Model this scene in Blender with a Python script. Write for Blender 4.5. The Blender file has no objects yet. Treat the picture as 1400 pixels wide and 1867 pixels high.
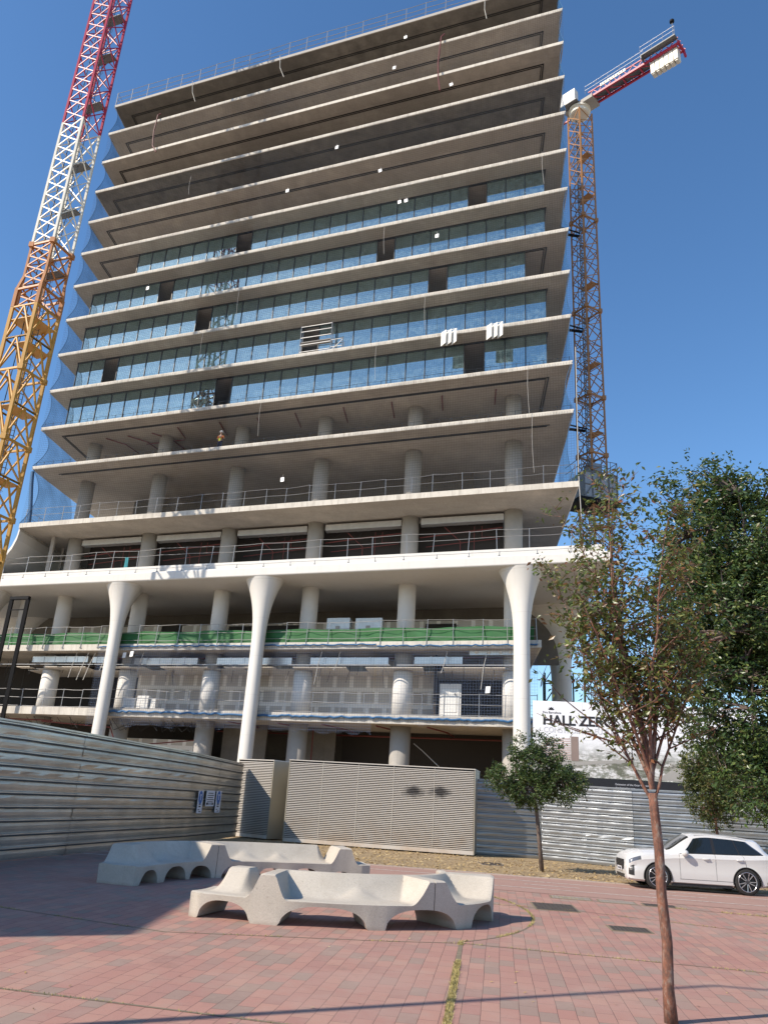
import bpy, bmesh, math, random
from mathutils import Vector, Matrix, noise
R = math.radians
sc = bpy.context.scene
col = sc.collection
random.seed(7)

# ---------------------------------------------------------------- camera
cam_d = bpy.data.cameras.new('camera'); cam = bpy.data.objects.new('camera', cam_d); col.objects.link(cam)
cp, cr = R(19.87), R(3.478)
Rv = Vector((math.cos(cr), -math.sin(cp)*math.sin(cr), math.cos(cp)*math.sin(cr)))
Uv = Vector((-math.sin(cr), -math.sin(cp)*math.cos(cr), math.cos(cp)*math.cos(cr)))
Fv = Vector((0, math.cos(cp), math.sin(cp)))
m = Matrix((Rv, Uv, -Fv)).transposed().to_4x4(); m.translation = Vector((0, 0, 2.2))
cam.matrix_world = m
cam_d.sensor_fit = 'HORIZONTAL'; cam_d.sensor_width = 36; cam_d.lens = 36*1432/1400
cam_d.clip_start = .1; cam_d.clip_end = 4000
sc.camera = cam

# ---------------------------------------------------------------- light
SUN_EL = 38.0
sun_dir = Vector((.8985*math.cos(R(SUN_EL)), .439*math.cos(R(SUN_EL)), -math.sin(R(SUN_EL))))   # the way the light travels
w = bpy.data.worlds.new('World'); sc.world = w; w.use_nodes = True
nt = w.node_tree; nt.nodes.clear()
sky = nt.nodes.new('ShaderNodeTexSky'); sky.sky_type = 'NISHITA'; sky.sun_disc = False
sky.sun_elevation = R(SUN_EL)
sky.sun_rotation = math.atan2(-sun_dir.x, -sun_dir.y)
sky.air_density = 1.0; sky.dust_density = .35; sky.ozone_density = 3.0; sky.altitude = 30
bg = nt.nodes.new('ShaderNodeBackground'); bg.inputs[1].default_value = .142
wo = nt.nodes.new('ShaderNodeOutputWorld')
hs = nt.nodes.new('ShaderNodeHueSaturation'); hs.inputs['Saturation'].default_value = 1.16; nt.links.new(sky.outputs[0], hs.inputs['Color']); nt.links.new(hs.outputs[0], bg.inputs[0]); nt.links.new(bg.outputs[0], wo.inputs[0])
sd = bpy.data.lights.new('sun', 'SUN'); sd.energy = 4.4; sd.angle = R(.5); sd.color = (1, .89, .75)
so = bpy.data.objects.new('sun', sd); col.objects.link(so); so.rotation_euler = sun_dir.to_track_quat('-Z', 'Y').to_euler()
so.location = (-60, -20, 90)
sc.view_settings.view_transform = 'Standard'; sc.view_settings.look = 'None'
sc.view_settings.exposure = .48; sc.view_settings.gamma = 1; sc.view_settings.use_curve_mapping = False

# ---------------------------------------------------------------- materials
def srgb(*c):
    return tuple(((x/12.92) if x <= .04045 else ((x+.055)/1.055)**2.4) for x in c)
class NT:
    def __init__(s, name):
        s.m = bpy.data.materials.new(name); s.m.use_nodes = True; s.t = s.m.node_tree; s.n = s.t.nodes
        s.b = s.n['Principled BSDF']; s.o = s.n['Material Output']
    def add(s, kind, **kw):
        n = s.n.new('ShaderNode'+kind)
        for k, v in kw.items():
            if hasattr(n, k) and k not in n.inputs: setattr(n, k, v)
            else: s.put(n.inputs[k], v)
        return n
    def put(s, sock, v):
        if hasattr(v, 'is_output'): s.t.links.new(v, sock)
        else:
            if sock.type == 'RGBA' and len(v) == 3: v = (*v, 1)
            sock.default_value = v
    def coord(s, scale=(1, 1, 1), rot=(0, 0, 0), kind='Object'):
        if kind == 'World': src = s.add('NewGeometry').outputs['Position']
        else: src = s.add('TexCoord').outputs[kind]
        mp = s.add('Mapping'); s.put(mp.inputs['Vector'], src); mp.inputs['Scale'].default_value = scale; mp.inputs['Rotation'].default_value = rot
        return mp.outputs[0]
    def noise(s, vec, scale, detail=4, rough=.6):
        n = s.add('TexNoise'); s.put(n.inputs['Vector'], vec); n.inputs['Scale'].default_value = scale
        n.inputs['Detail'].default_value = detail; n.inputs['Roughness'].default_value = rough
        return n.outputs['Fac']
    def ramp(s, fac, stops):
        n = s.add('ValToRGB'); s.put(n.inputs[0], fac); e = n.color_ramp.elements
        while len(e) > 1: e.remove(e[-1])
        e[0].position = stops[0][0]; e[0].color = (*stops[0][1], 1) if not isinstance(stops[0][1], float) else (stops[0][1],)*3+(1,)
        for p, c in stops[1:]:
            q = e.new(p); q.color = (*c, 1) if not isinstance(c, float) else (c,)*3+(1,)
        return n.outputs[0]
    def mix(s, fac, a, b, mode='MIX'):
        n = s.add('Mix', data_type='RGBA', blend_type=mode)
        s.put(n.inputs[0], fac); s.put(n.inputs[6], a); s.put(n.inputs[7], b)
        return n.outputs[2]
    def math(s, op, a, b=0.0, c=None):
        n = s.add('Math', operation=op); s.put(n.inputs[0], a); s.put(n.inputs[1], b)
        if c is not None: s.put(n.inputs[2], c)
        return n.outputs[0]
    def base(s, c): s.put(s.b.inputs['Base Color'], c)
    def bump(s, h, dist=.02, strength=.6):
        n = s.add('Bump'); s.put(n.inputs['Height'], h); n.inputs['Distance'].default_value = dist; n.inputs['Strength'].default_value = strength
        s.put(s.b.inputs['Normal'], n.outputs[0])
    def rough(s, v): s.put(s.b.inputs['Roughness'], v)

def plain(name, c, rough=.6, metal=0, var=.12, scale=3.0, spec=.5, bump=0):
    t = NT(name); v = t.coord(kind='World')
    f = t.noise(v, scale)
    t.base(t.mix(f, tuple(x*(1-var) for x in c), tuple(min(1, x*(1+var)) for x in c)))
    t.rough(rough); t.b.inputs['Metallic'].default_value = metal; t.b.inputs['Specular IOR Level'].default_value = spec
    if bump: t.bump(t.noise(v, scale*8, 5), bump)
    return t.m

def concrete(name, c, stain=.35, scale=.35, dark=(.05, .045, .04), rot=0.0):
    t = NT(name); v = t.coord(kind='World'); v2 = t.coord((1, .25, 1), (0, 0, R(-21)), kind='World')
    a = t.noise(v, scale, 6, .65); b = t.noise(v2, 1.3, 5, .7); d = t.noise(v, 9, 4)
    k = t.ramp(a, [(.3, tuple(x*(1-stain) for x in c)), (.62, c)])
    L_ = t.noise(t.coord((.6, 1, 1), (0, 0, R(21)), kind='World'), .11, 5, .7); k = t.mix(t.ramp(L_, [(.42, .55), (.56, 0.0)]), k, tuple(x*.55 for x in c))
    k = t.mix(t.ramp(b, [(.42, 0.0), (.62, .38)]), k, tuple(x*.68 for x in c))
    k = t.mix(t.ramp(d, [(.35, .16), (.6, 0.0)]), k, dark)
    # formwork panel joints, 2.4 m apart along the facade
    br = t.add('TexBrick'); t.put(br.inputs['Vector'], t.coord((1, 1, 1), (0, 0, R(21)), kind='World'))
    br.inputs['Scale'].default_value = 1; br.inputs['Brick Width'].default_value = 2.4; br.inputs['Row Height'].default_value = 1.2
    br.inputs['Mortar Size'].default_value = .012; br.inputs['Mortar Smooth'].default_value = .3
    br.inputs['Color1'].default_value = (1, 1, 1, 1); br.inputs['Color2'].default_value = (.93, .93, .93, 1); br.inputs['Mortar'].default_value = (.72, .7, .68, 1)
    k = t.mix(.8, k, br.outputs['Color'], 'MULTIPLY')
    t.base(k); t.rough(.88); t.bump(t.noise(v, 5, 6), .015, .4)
    return t.m

M = {}
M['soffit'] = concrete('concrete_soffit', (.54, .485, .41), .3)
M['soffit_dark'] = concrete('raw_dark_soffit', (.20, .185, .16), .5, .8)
def mk_edge():
    t = NT('pale_slab_edge'); v = t.coord(kind='World')
    k = t.mix(t.noise(v, .9, 5), (.50, .47, .41), (.64, .60, .53))
    k = t.mix(t.ramp(t.noise(t.coord((1, 1, .12), kind='World'), 3.2, 6, .75), [(.48, 0.0), (.66, .6)]), k, (.27, .24, .20))
    k = t.mix(t.ramp(t.noise(v, .35, 4), [(.5, 0.0), (.6, .35)]), k, (.36, .33, .29))
    t.base(k); t.rough(.85); t.bump(t.noise(v, 7, 6, .7), .02, .6); return t.m
M['slab_edge'] = mk_edge()
M['column_grey'] = plain('grey_concrete_column', (.36, .34, .31), .8, var=.14, scale=1.6, bump=.008)
def mk_render():
    t = NT('white_render'); v = t.coord(kind='World')
    k = t.mix(t.noise(v, .5, 4), (.58, .565, .53), (.64, .62, .585))
    k = t.mix(t.ramp(t.noise(t.coord((1, 1, .08), kind='World'), 2.6, 5, .7), [(.5, 0.0), (.72, .35)]), k, (.50, .47, .42))
    k = t.mix(t.ramp(t.noise(v, 3.5, 6, .75), [(.6, 0.0), (.75, .3)]), k, (.52, .49, .44))
    s = t.add('SeparateXYZ'); t.put(s.inputs[0], v); fr = t.math('FRACT', t.math('DIVIDE', s.outputs['Z'], 2.9))
    k = t.mix(t.math('MULTIPLY', t.math('LESS_THAN', fr, .012), .35), k, (.4, .38, .35))
    t.base(k); t.rough(.6); t.bump(t.noise(v, 6, 5), .006, .4); return t.m
M['white_render'] = mk_render()
M['white_column'] = plain('whitewashed_column', (.66, .64, .60), .7, var=.08, scale=1.5, bump=.006)
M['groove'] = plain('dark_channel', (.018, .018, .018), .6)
M['mullion'] = plain('dark_window_frame', (.02, .025, .03), .4)
M['steel'] = plain('galvanised_tube', (.34, .34, .34), .5, .6, var=.2, scale=6)
M['red_pipe'] = plain('red_pipe_paint', (.15, .03, .028), .5)
M['duct'] = plain('insulated_duct_foil', (.55, .55, .54), .32, .6, var=.2, scale=2)
M['black_steel'] = plain('black_painted_steel', (.006, .006, .007), .7, spec=.2)
M['rope'] = plain('pale_rope', (.45, .43, .39), .8)
M['hose'] = plain('dark_red_hose', (.12, .03, .03), .6)
M['white_panel'] = plain('white_panel', (.74, .73, .69), .6, var=.08)
M['paper'] = plain('white_tag_plastic', (.85, .85, .85), .5, var=.02)
M['blue_rope'] = plain('blue_net_hem', (.03, .11, .24), .7, var=.4, scale=3)
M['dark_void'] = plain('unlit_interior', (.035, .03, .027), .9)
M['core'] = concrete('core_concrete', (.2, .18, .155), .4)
M['ceiling_tile'] = plain('suspended_ceiling', (.62, .57, .5), .8, var=.06)
M['orange'] = plain('orange_vest', (.8, .22, .03), .7)
M['yellow'] = plain('yellow_vest', (.75, .78, .08), .7)
M['navy'] = plain('navy_trousers', (.02, .025, .06), .8)
M['skin'] = plain('skin', (.45, .26, .18), .6)
M['helmet'] = plain('white_helmet', (.9, .9, .88), .35, var=.01)

def mk_glass():
    t = NT('tinted_window_glass')
    g = t.add('BsdfGlossy'); g.inputs['Roughness'].default_value = .015
    v = t.coord(kind='World')
    g.inputs['Color'].default_value = (.56, .80, .84, 1)
    bp = t.add('Bump'); t.put(bp.inputs['Height'], t.noise(v, .45, 1)); bp.inputs['Distance'].default_value = .02; bp.inputs['Strength'].default_value = .35
    t.put(g.inputs['Normal'], bp.outputs[0])
    d = t.add('BsdfDiffuse'); f = t.ramp(t.noise(v, 3.5, 6, .75), [(.40, 0.0), (.64, 1.0)])
    t.put(d.inputs['Color'], t.mix(f, (.012, .03, .035), (.26, .36, .37)))
    tr = t.add('BsdfTransparent'); tr.inputs['Color'].default_value = (.5, .62, .62, 1)
    m1 = t.add('MixShader'); m1.inputs[0].default_value = .3; t.put(m1.inputs[1], d.outputs[0]); t.put(m1.inputs[2], tr.outputs[0])
    m2 = t.add('MixShader'); m2.inputs[0].default_value = .5; t.put(m2.inputs[1], m1.outputs[0]); t.put(m2.inputs[2], g.outputs[0])
    t.put(t.o.inputs[0], m2.outputs[0])
    return t.m
M['glass'] = mk_glass()

def mk_net(name, c, cell, lw, floor_a, rot, ks=.55):
    """woven net: strands every `cell` metres over an even thin weave"""
    t = NT(name); v = t.coord((1, 1, 1), (0, 0, R(rot)), kind='World')
    s = t.add('SeparateXYZ'); t.put(s.inputs[0], v)
    def line(x):
        fr = t.math('FRACT', t.math('DIVIDE', x, cell)); return t.math('LESS_THAN', fr, lw)
    k = t.math('MAXIMUM', line(s.outputs['X']), line(s.outputs['Z']))
    nz = t.noise(t.coord(kind='World'), .35, 3)
    a = t.math('MULTIPLY_ADD', k, ks, t.math('MULTIPLY', nz, floor_a*2.4))
    tr = t.add('BsdfTransparent'); d = t.add('BsdfDiffuse'); d.inputs['Color'].default_value = (*c, 1)
    mx = t.add('MixShader'); t.put(mx.inputs[0], a); t.put(mx.inputs[1], tr.outputs[0]); t.put(mx.inputs[2], d.outputs[0])
    t.put(t.o.inputs[0], mx.outputs[0])
    return t.m
M['net'] = mk_net('blue_safety_net', (.06, .07, .085), .2, .2, .04, 21, .24)
M['net_side'] = mk_net('blue_safety_net_folded', (.03, .11, .25), .2, .2, .30, -70, .14)
M['net_low'] = mk_net('blue_grey_net', (.14, .18, .27), .2, .16, .03, 21, .28)
M['green_mesh'] = plain('green_debris_mesh', (.022, .115, .032), .7, var=.35, scale=.9)

def mk_drywall():
    t = NT('plasterboard_partition'); v = t.coord((1, 1, 1), (R(90), 0, 0), kind='Object')
    br = t.add('TexBrick'); t.put(br.inputs['Vector'], v); br.offset = .5
    br.inputs['Scale'].default_value = 1; br.inputs['Brick Width'].default_value = 1.35; br.inputs['Row Height'].default_value = 1.25
    br.inputs['Mortar Size'].default_value = .16; br.inputs['Mortar Smooth'].default_value = .05
    br.inputs['Color1'].default_value = (.50, .46, .41, 1); br.inputs['Color2'].default_value = (.56, .52, .46, 1); br.inputs['Mortar'].default_value = (.84, .81, .76, 1)
    w1 = t.noise(v, 14, 3); k = t.mix(t.ramp(w1, [(.62, 0.0), (.7, .5)]), br.outputs['Color'], (.7, .68, .63))
    t.base(k); t.rough(.85); return t.m
M['drywall'] = mk_drywall()

# ---------------------------------------------------------------- mesh builder
class MB:
    def __init__(s): s.v = []; s.f = []; s.sm = False
    def add(s, vs, fs):
        o = len(s.v); s.v += [Vector(x) for x in vs]; s.f += [tuple(i+o for i in f) for f in fs]
    def hexa(s, p):   # 8 corners: bottom ring 0-3, top ring 4-7
        s.add(p, [(3, 2, 1, 0), (4, 5, 6, 7), (0, 1, 5, 4), (1, 2, 6, 5), (2, 3, 7, 6), (3, 0, 4, 7)])
    def box(s, x0, x1, y0, y1, z0, z1, X=None):
        p = [(x0, y0, z0), (x1, y0, z0), (x1, y1, z0), (x0, y1, z0), (x0, y0, z1), (x1, y0, z1), (x1, y1, z1), (x0, y1, z1)]
        if X: p = [X(*q) for q in p]
        s.hexa(p)
    def bar(s, p, q, w, h=None, up=Vector((0, 0, 1))):
        p, q = Vector(p), Vector(q); d = (q-p)
        if d.length < 1e-6: return
        d.normalize(); h = h or w
        if abs(d.dot(up)) > .95: up = Vector((1, 0, 0)) if abs(d.x) < .9 else Vector((0, 1, 0))
        a = d.cross(up).normalized(); b = a.cross(d)
        c = [(-1, -1), (1, -1), (1, 1), (-1, 1)]
        s.hexa([p+a*(i*w/2)+b*(j*h/2) for i, j in c]+[q+a*(i*w/2)+b*(j*h/2) for i, j in c])
    def tube(s, pts, r, n=8, caps=True):
        pts = [Vector(p) for p in pts]; rs = r if isinstance(r, (list, tuple)) else [r]*len(pts)
        o = len(s.v); pa = None
        for i, p in enumerate(pts):
            d = (pts[min(i+1, len(pts)-1)]-pts[max(i-1, 0)]).normalized()
            if pa is None:
                u = Vector((0, 0, 1)) if abs(d.z) < .9 else Vector((1, 0, 0)); pa = d.cross(u).normalized()
            else: pa = (pa-d*pa.dot(d)).normalized()
            b = d.cross(pa)
            for k in range(n):
                t = 2*math.pi*k/n; s.v.append(p+(pa*math.cos(t)+b*math.sin(t))*rs[i])
        for i in range(len(pts)-1):
            for k in range(n):
                k2 = (k+1) % n; s.f.append((o+i*n+k, o+i*n+k2, o+(i+1)*n+k2, o+(i+1)*n+k))
        if caps:
            s.f.append(tuple(o+k for k in range(n))[::-1]); s.f.append(tuple(o+(len(pts)-1)*n+k for k in range(n)))
    def lathe(s, c, prof, n=24, sx=1, sy=1):   # prof: (radius, z)
        c = Vector(c); o = len(s.v)
        for r, z in prof:
            for k in range(n):
                t = 2*math.pi*k/n; s.v.append(c+Vector((r*math.cos(t)*sx, r*math.sin(t)*sy, z)))
        for i in range(len(prof)-1):
            for k in range(n):
                k2 = (k+1) % n; s.f.append((o+i*n+k, o+i*n+k2, o+(i+1)*n+k2, o+(i+1)*n+k))
        s.f.append(tuple(o+k for k in range(n))[::-1]); s.f.append(tuple(o+(len(prof)-1)*n+k for k in range(n)))
    def grid(s, P, closed=False):     # P[i][j] points
        o = len(s.v); nj = len(P[0])
        for row in P: s.v += [Vector(q) for q in row]
        for i in range(len(P)-1):
            for j in range(nj-1): s.f.append((o+i*nj+j, o+i*nj+j+1, o+(i+1)*nj+j+1, o+(i+1)*nj+j))
            if closed: s.f.append((o+i*nj+nj-1, o+i*nj, o+(i+1)*nj, o+(i+1)*nj+nj-1))
    def prism(s, ring, vec):          # planar ring extruded by vec
        ring = [Vector(p) for p in ring]; n = len(ring); vec = Vector(vec)
        s.add(ring+[p+vec for p in ring], [tuple(range(n))[::-1], tuple(range(n, 2*n))]+[(i, (i+1) % n, n+(i+1) % n, n+i) for i in range(n)])
    def build(s, name, mat, parent=None, smooth=False, at=None, fix=True):
        if parent is not None: org = parent.get('_o'); org = Vector(org)
        elif at is not None: org = Vector(at)
        else:
            n = len(s.v); org = Vector((sum(v.x for v in s.v)/n, sum(v.y for v in s.v)/n, min(v.z for v in s.v)))
        me = bpy.data.meshes.new(name); me.from_pydata([v-org for v in s.v], [], s.f)
        if fix:
            bm = bmesh.new(); bm.from_mesh(me); bmesh.ops.recalc_face_normals(bm, faces=bm.faces); bm.to_mesh(me); bm.free()
        if smooth:
            me.polygons.foreach_set('use_smooth', [True]*len(me.polygons))
        me.materials.append(M[mat] if isinstance(mat, str) else mat)
        o = bpy.data.objects.new(name, me); col.objects.link(o); o['_o'] = tuple(org)
        if parent is not None: o.parent = parent
        else: o.location = org
        return o
def tag(o, label=None, cat=None, group=None, kind=None):
    if label: o['label'] = label
    if cat: o['category'] = cat
    if group: o['group'] = group
    if kind: o['kind'] = kind
    return o
def thing(name, loc, label, cat, group=None):
    o = bpy.data.objects.new(name, None); col.objects.link(o); o.location = loc; o['_o'] = tuple(loc); o.empty_display_size = .3
    return tag(o, label, cat, group)

# ---------------------------------------------------------------- building frame
PL = Vector((-32.8, 67.8, 0)); TA = Vector((.9339, -.3575, 0)); SB = Vector((.115, .993, 0))
def BP(a, b, z): return PL+TA*a+SB*b+Vector((0, 0, z))
# ---------------------------------------------------------------- ground
def mk_pavers():
    t = NT('red_clay_pavers'); v = t.coord((1, 1, 1), (0, 0, R(-81)), kind='World')
    wob = t.add('TexNoise'); t.put(wob.inputs['Vector'], v); wob.inputs['Scale'].default_value = .5
    vv = t.add('VectorMath', operation='MULTIPLY_ADD'); t.put(vv.inputs[0], wob.outputs['Color']); vv.inputs[1].default_value = (.06, .06, 0); t.put(vv.inputs[2], v)
    def brick(m, s=.1):
        b = t.add('TexBrick'); t.put(b.inputs['Vector'], vv.outputs[0]); b.offset = .5; b.inputs['Scale'].default_value = 1
        b.inputs['Brick Width'].default_value = .42; b.inputs['Row Height'].default_value = .215
        b.inputs['Mortar Size'].default_value = m; b.inputs['Mortar Smooth'].default_value = s; return b
    b = brick(.0036)
    b.inputs['Color1'].default_value = (0, 0, 0, 1); b.inputs['Color2'].default_value = (1, 1, 1, 1); b.inputs['Mortar'].default_value = (.5, .5, .5, 1)
    k = t.ramp(b.outputs['Color'], [(0, (.41, .215, .17)), (.2, (.375, .185, .15)), (.4, (.43, .235, .18)), (.55, (.38, .19, .155)), (.72, (.35, .18, .15)), (.80, (.29, .20, .165)), (.92, (.265, .20, .165)), (1, (.34, .22, .17))])
    big = t.noise(v, .12, 4); k = t.mix(t.ramp(big, [(.35, 0.0), (.65, .3)]), k, (.38, .25, .205))
    fine = t.noise(v, 60, 3); k = t.mix(t.ramp(fine, [(.4, .22), (.6, 0.0)]), k, (.22, .13, .10))
    dirt = t.noise(v, 1.4, 6, .7); k = t.mix(t.ramp(dirt, [(.5, 0.0), (.72, .5)]), k, (.33, .25, .2))
    k = t.mix(b.outputs['Fac'], k, (.13, .075, .06))
    t.base(k); t.rough(.86)
    worn = t.noise(t.coord((1, 1, 1), (0, 0, R(25)), kind='World'), .35, 6, .75); k = t.mix(t.ramp(worn, [(.48, 0.0), (.62, .38)]), k, (.40, .285, .235)); k = t.mix(t.ramp(t.noise(v, .75, 6, .8), [(.58, 0.0), (.7, .4)]), k, (.20, .125, .10)); k = t.mix(t.ramp(t.noise(v, 17, 2), [(.70, 0.0), (.74, .6)]), k, (.12, .09, .08)); t.base(k)
    t.bump(t.math('ADD', t.math('MULTIPLY', b.outputs['Fac'], -1), t.math('MULTIPLY', fine, .2)), .008, .5)
    return t.m
M['pavers'] = mk_pavers()
def mk_soil():
    t = NT('dry_soil_and_leaf_litter'); v = t.coord(kind='World')
    a = t.noise(v, 1.2, 6, .7); b = t.noise(v, 22, 4, .7)
    k = t.ramp(a, [(.3, (.22, .16, .095)), (.6, (.38, .28, .16))]); k = t.mix(t.ramp(b, [(.45, 0.0), (.6, .7)]), k, (.42, .30, .15))
    k = t.mix(t.ramp(t.noise(v, 35, 2), [(.58, 0.0), (.66, .7)]), k, (.07, .05, .03))
    t.base(k); t.rough(.95); t.bump(b, .04, .8); return t.m
M['soil'] = mk_soil()
M['site'] = plain('bare_site_ground', (.42, .36, .29), .95, var=.25, scale=.6)
def mk_path():
    t = NT('worn_red_cycle_path'); v = t.coord(kind='World')
    k = t.mix(t.noise(v, .8, 5), (.33, .19, .155), (.40, .25, .205)); k = t.mix(t.ramp(t.noise(v, 40, 3), [(.45, .3), (.6, 0.0)]), k, (.24, .16, .13))
    k = t.mix(t.ramp(t.noise(v, 2.2, 6, .75), [(.52, 0.0), (.7, .6)]), k, (.36, .27, .21))
    t.base(k); t.rough(.9); t.bump(t.noise(v, 70, 3), .006, .5); return t.m
M['path'] = mk_path()
def mk_line():
    t = NT('worn_white_road_paint'); v = t.coord(kind='World')
    t.base(t.mix(t.ramp(t.noise(v, 7, 6, .8), [(.4, .75), (.55, 0.0)]), (.62, .58, .52), (.33, .2, .165))); t.rough(.8); return t.m
M['line'] = mk_line()

g = MB(); NX, NY = 40, 40
g.grid([[(-300+600*i/NX, -200+900*j/NY, -.02) for j in range(NY+1)] for i in range(NX+1)])
tag(g.build('ground', 'site'), kind='structure')
def sheet(pts, z, name, mat, kind='structure'):
    b = MB(); b.add([(x, y, z) for x, y in pts], [tuple(range(len(pts)))]); return tag(b.build(name, mat), kind=kind)
sheet([(-60, -30), (60, -30), (60, 27.0-.2*(60)), (18, 27.0-.2*17.3), (.69, 27.9), (-3, 28.6), (-8.6, 29.3), (-60, 34)], 0, 'plaza_paving', 'pavers')
# cycle path with its lines: between the plaza and the litter strip
def yb(x): return 28.3-.2*(x-.7)
sheet([(-9.4, yb(-9.4)-4.4), (40, yb(40)-4.4), (40, yb(40)+.3), (-9.4, yb(-9.4)+.3)], .006, 'cycle_path', 'path')
sheet([(-11, yb(-11)+.28), (40, yb(40)+.28), (40, 60), (-11, 60)], .002, 'soil_strip', 'soil')
M['kerb'] = plain('worn_pink_kerb', (.40, .33, .28), .9, var=.15, scale=3)
kb = MB()
for i in range(-9, 22): kb.box(i+.006, i+.994, 0, .16, 0, .035, lambda x, y, z: Vector((x, yb(x)+.3+y, z)))
tag(kb.build('kerb', 'kerb'), kind='structure')
ln = MB()
def road_line(x0, y0, x1, y1, w=.1, dash=None):
    d = Vector((x1-x0, y1-y0, 0)); n = Vector((-d.y, d.x, 0)).normalized()*(w/2)
    segs = [(0, 1)] if not dash else [(k/dash, (k+.45)/dash) for k in range(dash)]
    for a, b in segs:
        p, q = Vector((x0, y0, .011))+d*a, Vector((x0, y0, .011))+d*b
        ln.add([p-n, q-n, q+n, p+n], [(0, 1, 2, 3)])
road_line(-9, 29.17, 22, 22.95); road_line(-9, 26.7, 22, 21.2); road_line(-9, 27.9, 22, 22.1, .09, 9)
tag(ln.build('path_marking', 'line', fix=False), kind='structure')

# joints with dry grass growing in them
M['joint'] = plain('sandy_joint', (.20, .16, .11), .95, var=.4, scale=8)
def mk_tuft():
    t = NT('dry_grass'); oi = t.add('NewGeometry')
    t.base(t.ramp(oi.outputs['Random Per Island'], [(0, (.42, .33, .13)), (.4, (.34, .29, .10)), (.75, (.30, .26, .09)), (1, (.48, .39, .20))])); t.rough(.8); return t.m
M['tuft'] = mk_tuft()
jt = MB(); gr = MB()
def joint(pts, w, dens, gw, hh=.05):
    for i in range(len(pts)-1):
        p, q = Vector((*pts[i], .0)), Vector((*pts[i+1], .0)); d = q-p; n = Vector((-d.y, d.x, 0)).normalized()
        z = Vector((0, 0, .004+.0003*(i % 2)))
        jt.add([p-n*w/2+z, q-n*w/2+z, q+n*w/2+z, p+n*w/2+z], [(0, 1, 2, 3)])
        for k in range(int(d.length*dens)):
            f = random.random()
            if noise.noise(Vector((p.x+d.x*f, p.y+d.y*f, w*50))*1.3) < -.12: continue
            c = p+d*f+n*random.uniform(-gw, gw); a = random.uniform(0, 6.28); h = random.uniform(.4, 1)*hh
            t = Vector((math.cos(a), math.sin(a), 0)); l = Vector((random.uniform(-1, 1), random.uniform(-1, 1), 0))*h*.8
            gr.add([c-t*.006, c+t*.006, c+l+Vector((0, 0, h))], [(0, 1, 2)])
joint([(.55, 6.5), (.98, 9.5), (1.69, 14.5)], .07, 460, .045)
circ = [(-.1+3.78*math.cos(t), 19.2+5.2*math.sin(t)) for t in [R(x) for x in range(-62, 40, 6)]]
joint([(1.69, 14.5)]+circ, .035, 130, .03)
joint([(-12, 17.2), (-6.25, 15.33), (-3.04, 13.9), (.42, 14.26), (1.69, 14.5), (6.26, 13.5), (14, 12)], .035, 70, .03, .035)
joint([(-9, 11.6), (-3.85, 9.86), (-1.07, 9.23), (2.2, 8.5)], .045, 50, .03, .03)
joint([(2.2, 20.2), (5, 19.7), (9.5, 17.2), (14, 16)], .03, 60, .03, .035)
joint([(4.9, 22.3), (8.5, 21.2), (14, 19.6)], .04, 160, .06, .05)
tag(jt.build('paving_joints', 'joint', fix=False), kind='structure')
tag(gr.build('dry_grass_in_joints', 'tuft', fix=False), 'short dry grass growing along the paving joints', 'grass', kind='stuff')
# leaf litter on the strip below the fence
lf = MB()
for k in range(9000):
    x = random.uniform(-9, 24); f = random.random()**1.3; y = yb(x)+.35+f*8.5
    if x < -5.2 and y > 30: continue
    a = random.uniform(0, 6.28); s = random.uniform(.03, .075); t = Vector((math.cos(a), math.sin(a), random.uniform(-.4, .4)))*s; n = Vector((-t.y, t.x, random.uniform(-.2, .4)*s))*.45
    c = Vector((x, y, .03+random.random()*.03)); lf.add([c-t, c+n, c+t, c-n], [(0, 1, 2, 3)])
def mk_litter():
    t = NT('fallen_leaves'); oi = t.add('NewGeometry')
    t.base(t.ramp(oi.outputs['Random Per Island'], [(0, (.50, .36, .15)), (.4, (.38, .25, .10)), (.7, (.56, .45, .25)), (1, (.16, .10, .05))])); t.rough(.85); return t.m
M['litter'] = mk_litter()
tag(lf.build('leaf_litter', 'litter', fix=False), 'brown leaf litter scattered on the soil below the metal fence', 'fallen leaves', kind='stuff')
few = MB()
for k in range(160):
    x = random.uniform(-6, 9); y = random.uniform(8, 24); a = random.uniform(0, 6.28); s = random.uniform(.015, .035)
    t = Vector((math.cos(a), math.sin(a), .2))*s; n = Vector((-t.y, t.x, .1*s))*.5; c = Vector((x, y, .012)); few.add([c-t, c+n, c+t, c-n], [(0, 1, 2, 3)])
tag(few.build('loose_leaves', 'litter', fix=False), 'a few dry leaves blown across the red pavers', 'fallen leaves', kind='stuff')

# covers in the paving
M['cover'] = plain('weathered_iron_cover', (.085, .07, .06), .7, .3, var=.35, scale=9)
M['cover_pale'] = plain('pale_concrete_cover', (.27, .235, .2), .9, var=.2, scale=5)
def cover(c, w, l, ang, mat, frame, label, group='service covers set in the paving'):
    a = Vector((math.cos(ang), math.sin(ang), 0)); n = Vector((-a.y, a.x, 0)); c = Vector(c)
    t = thing('service_cover', c, label, 'manhole cover', group)
    X = lambda x, y, z: c+a*x+n*y+Vector((0, 0, z))
    b = MB(); b.box(-w/2, w/2, -l/2, l/2, 0, .014, X)
    for i in range(9):
        for j in range(7):
            x = -w/2+w*(i+.5)/9; y = -l/2+l*(j+.5)/7; b.box(x-.02, x+.02, y-.02, y+.02, .014, .018, X)
    b.build('lid', mat, t)
    f = MB(); e = .045
    f.box(-w/2-e, w/2+e, -l/2-e, -l/2, 0, .011, X); f.box(-w/2-e, w/2+e, l/2, l/2+e, 0, .011, X); f.box(-w/2-e, -w/2, -l/2, l/2, 0, .011, X); f.box(w/2, w/2+e, -l/2, l/2, 0, .011, X)
    f.build('frame', frame, t)
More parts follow.
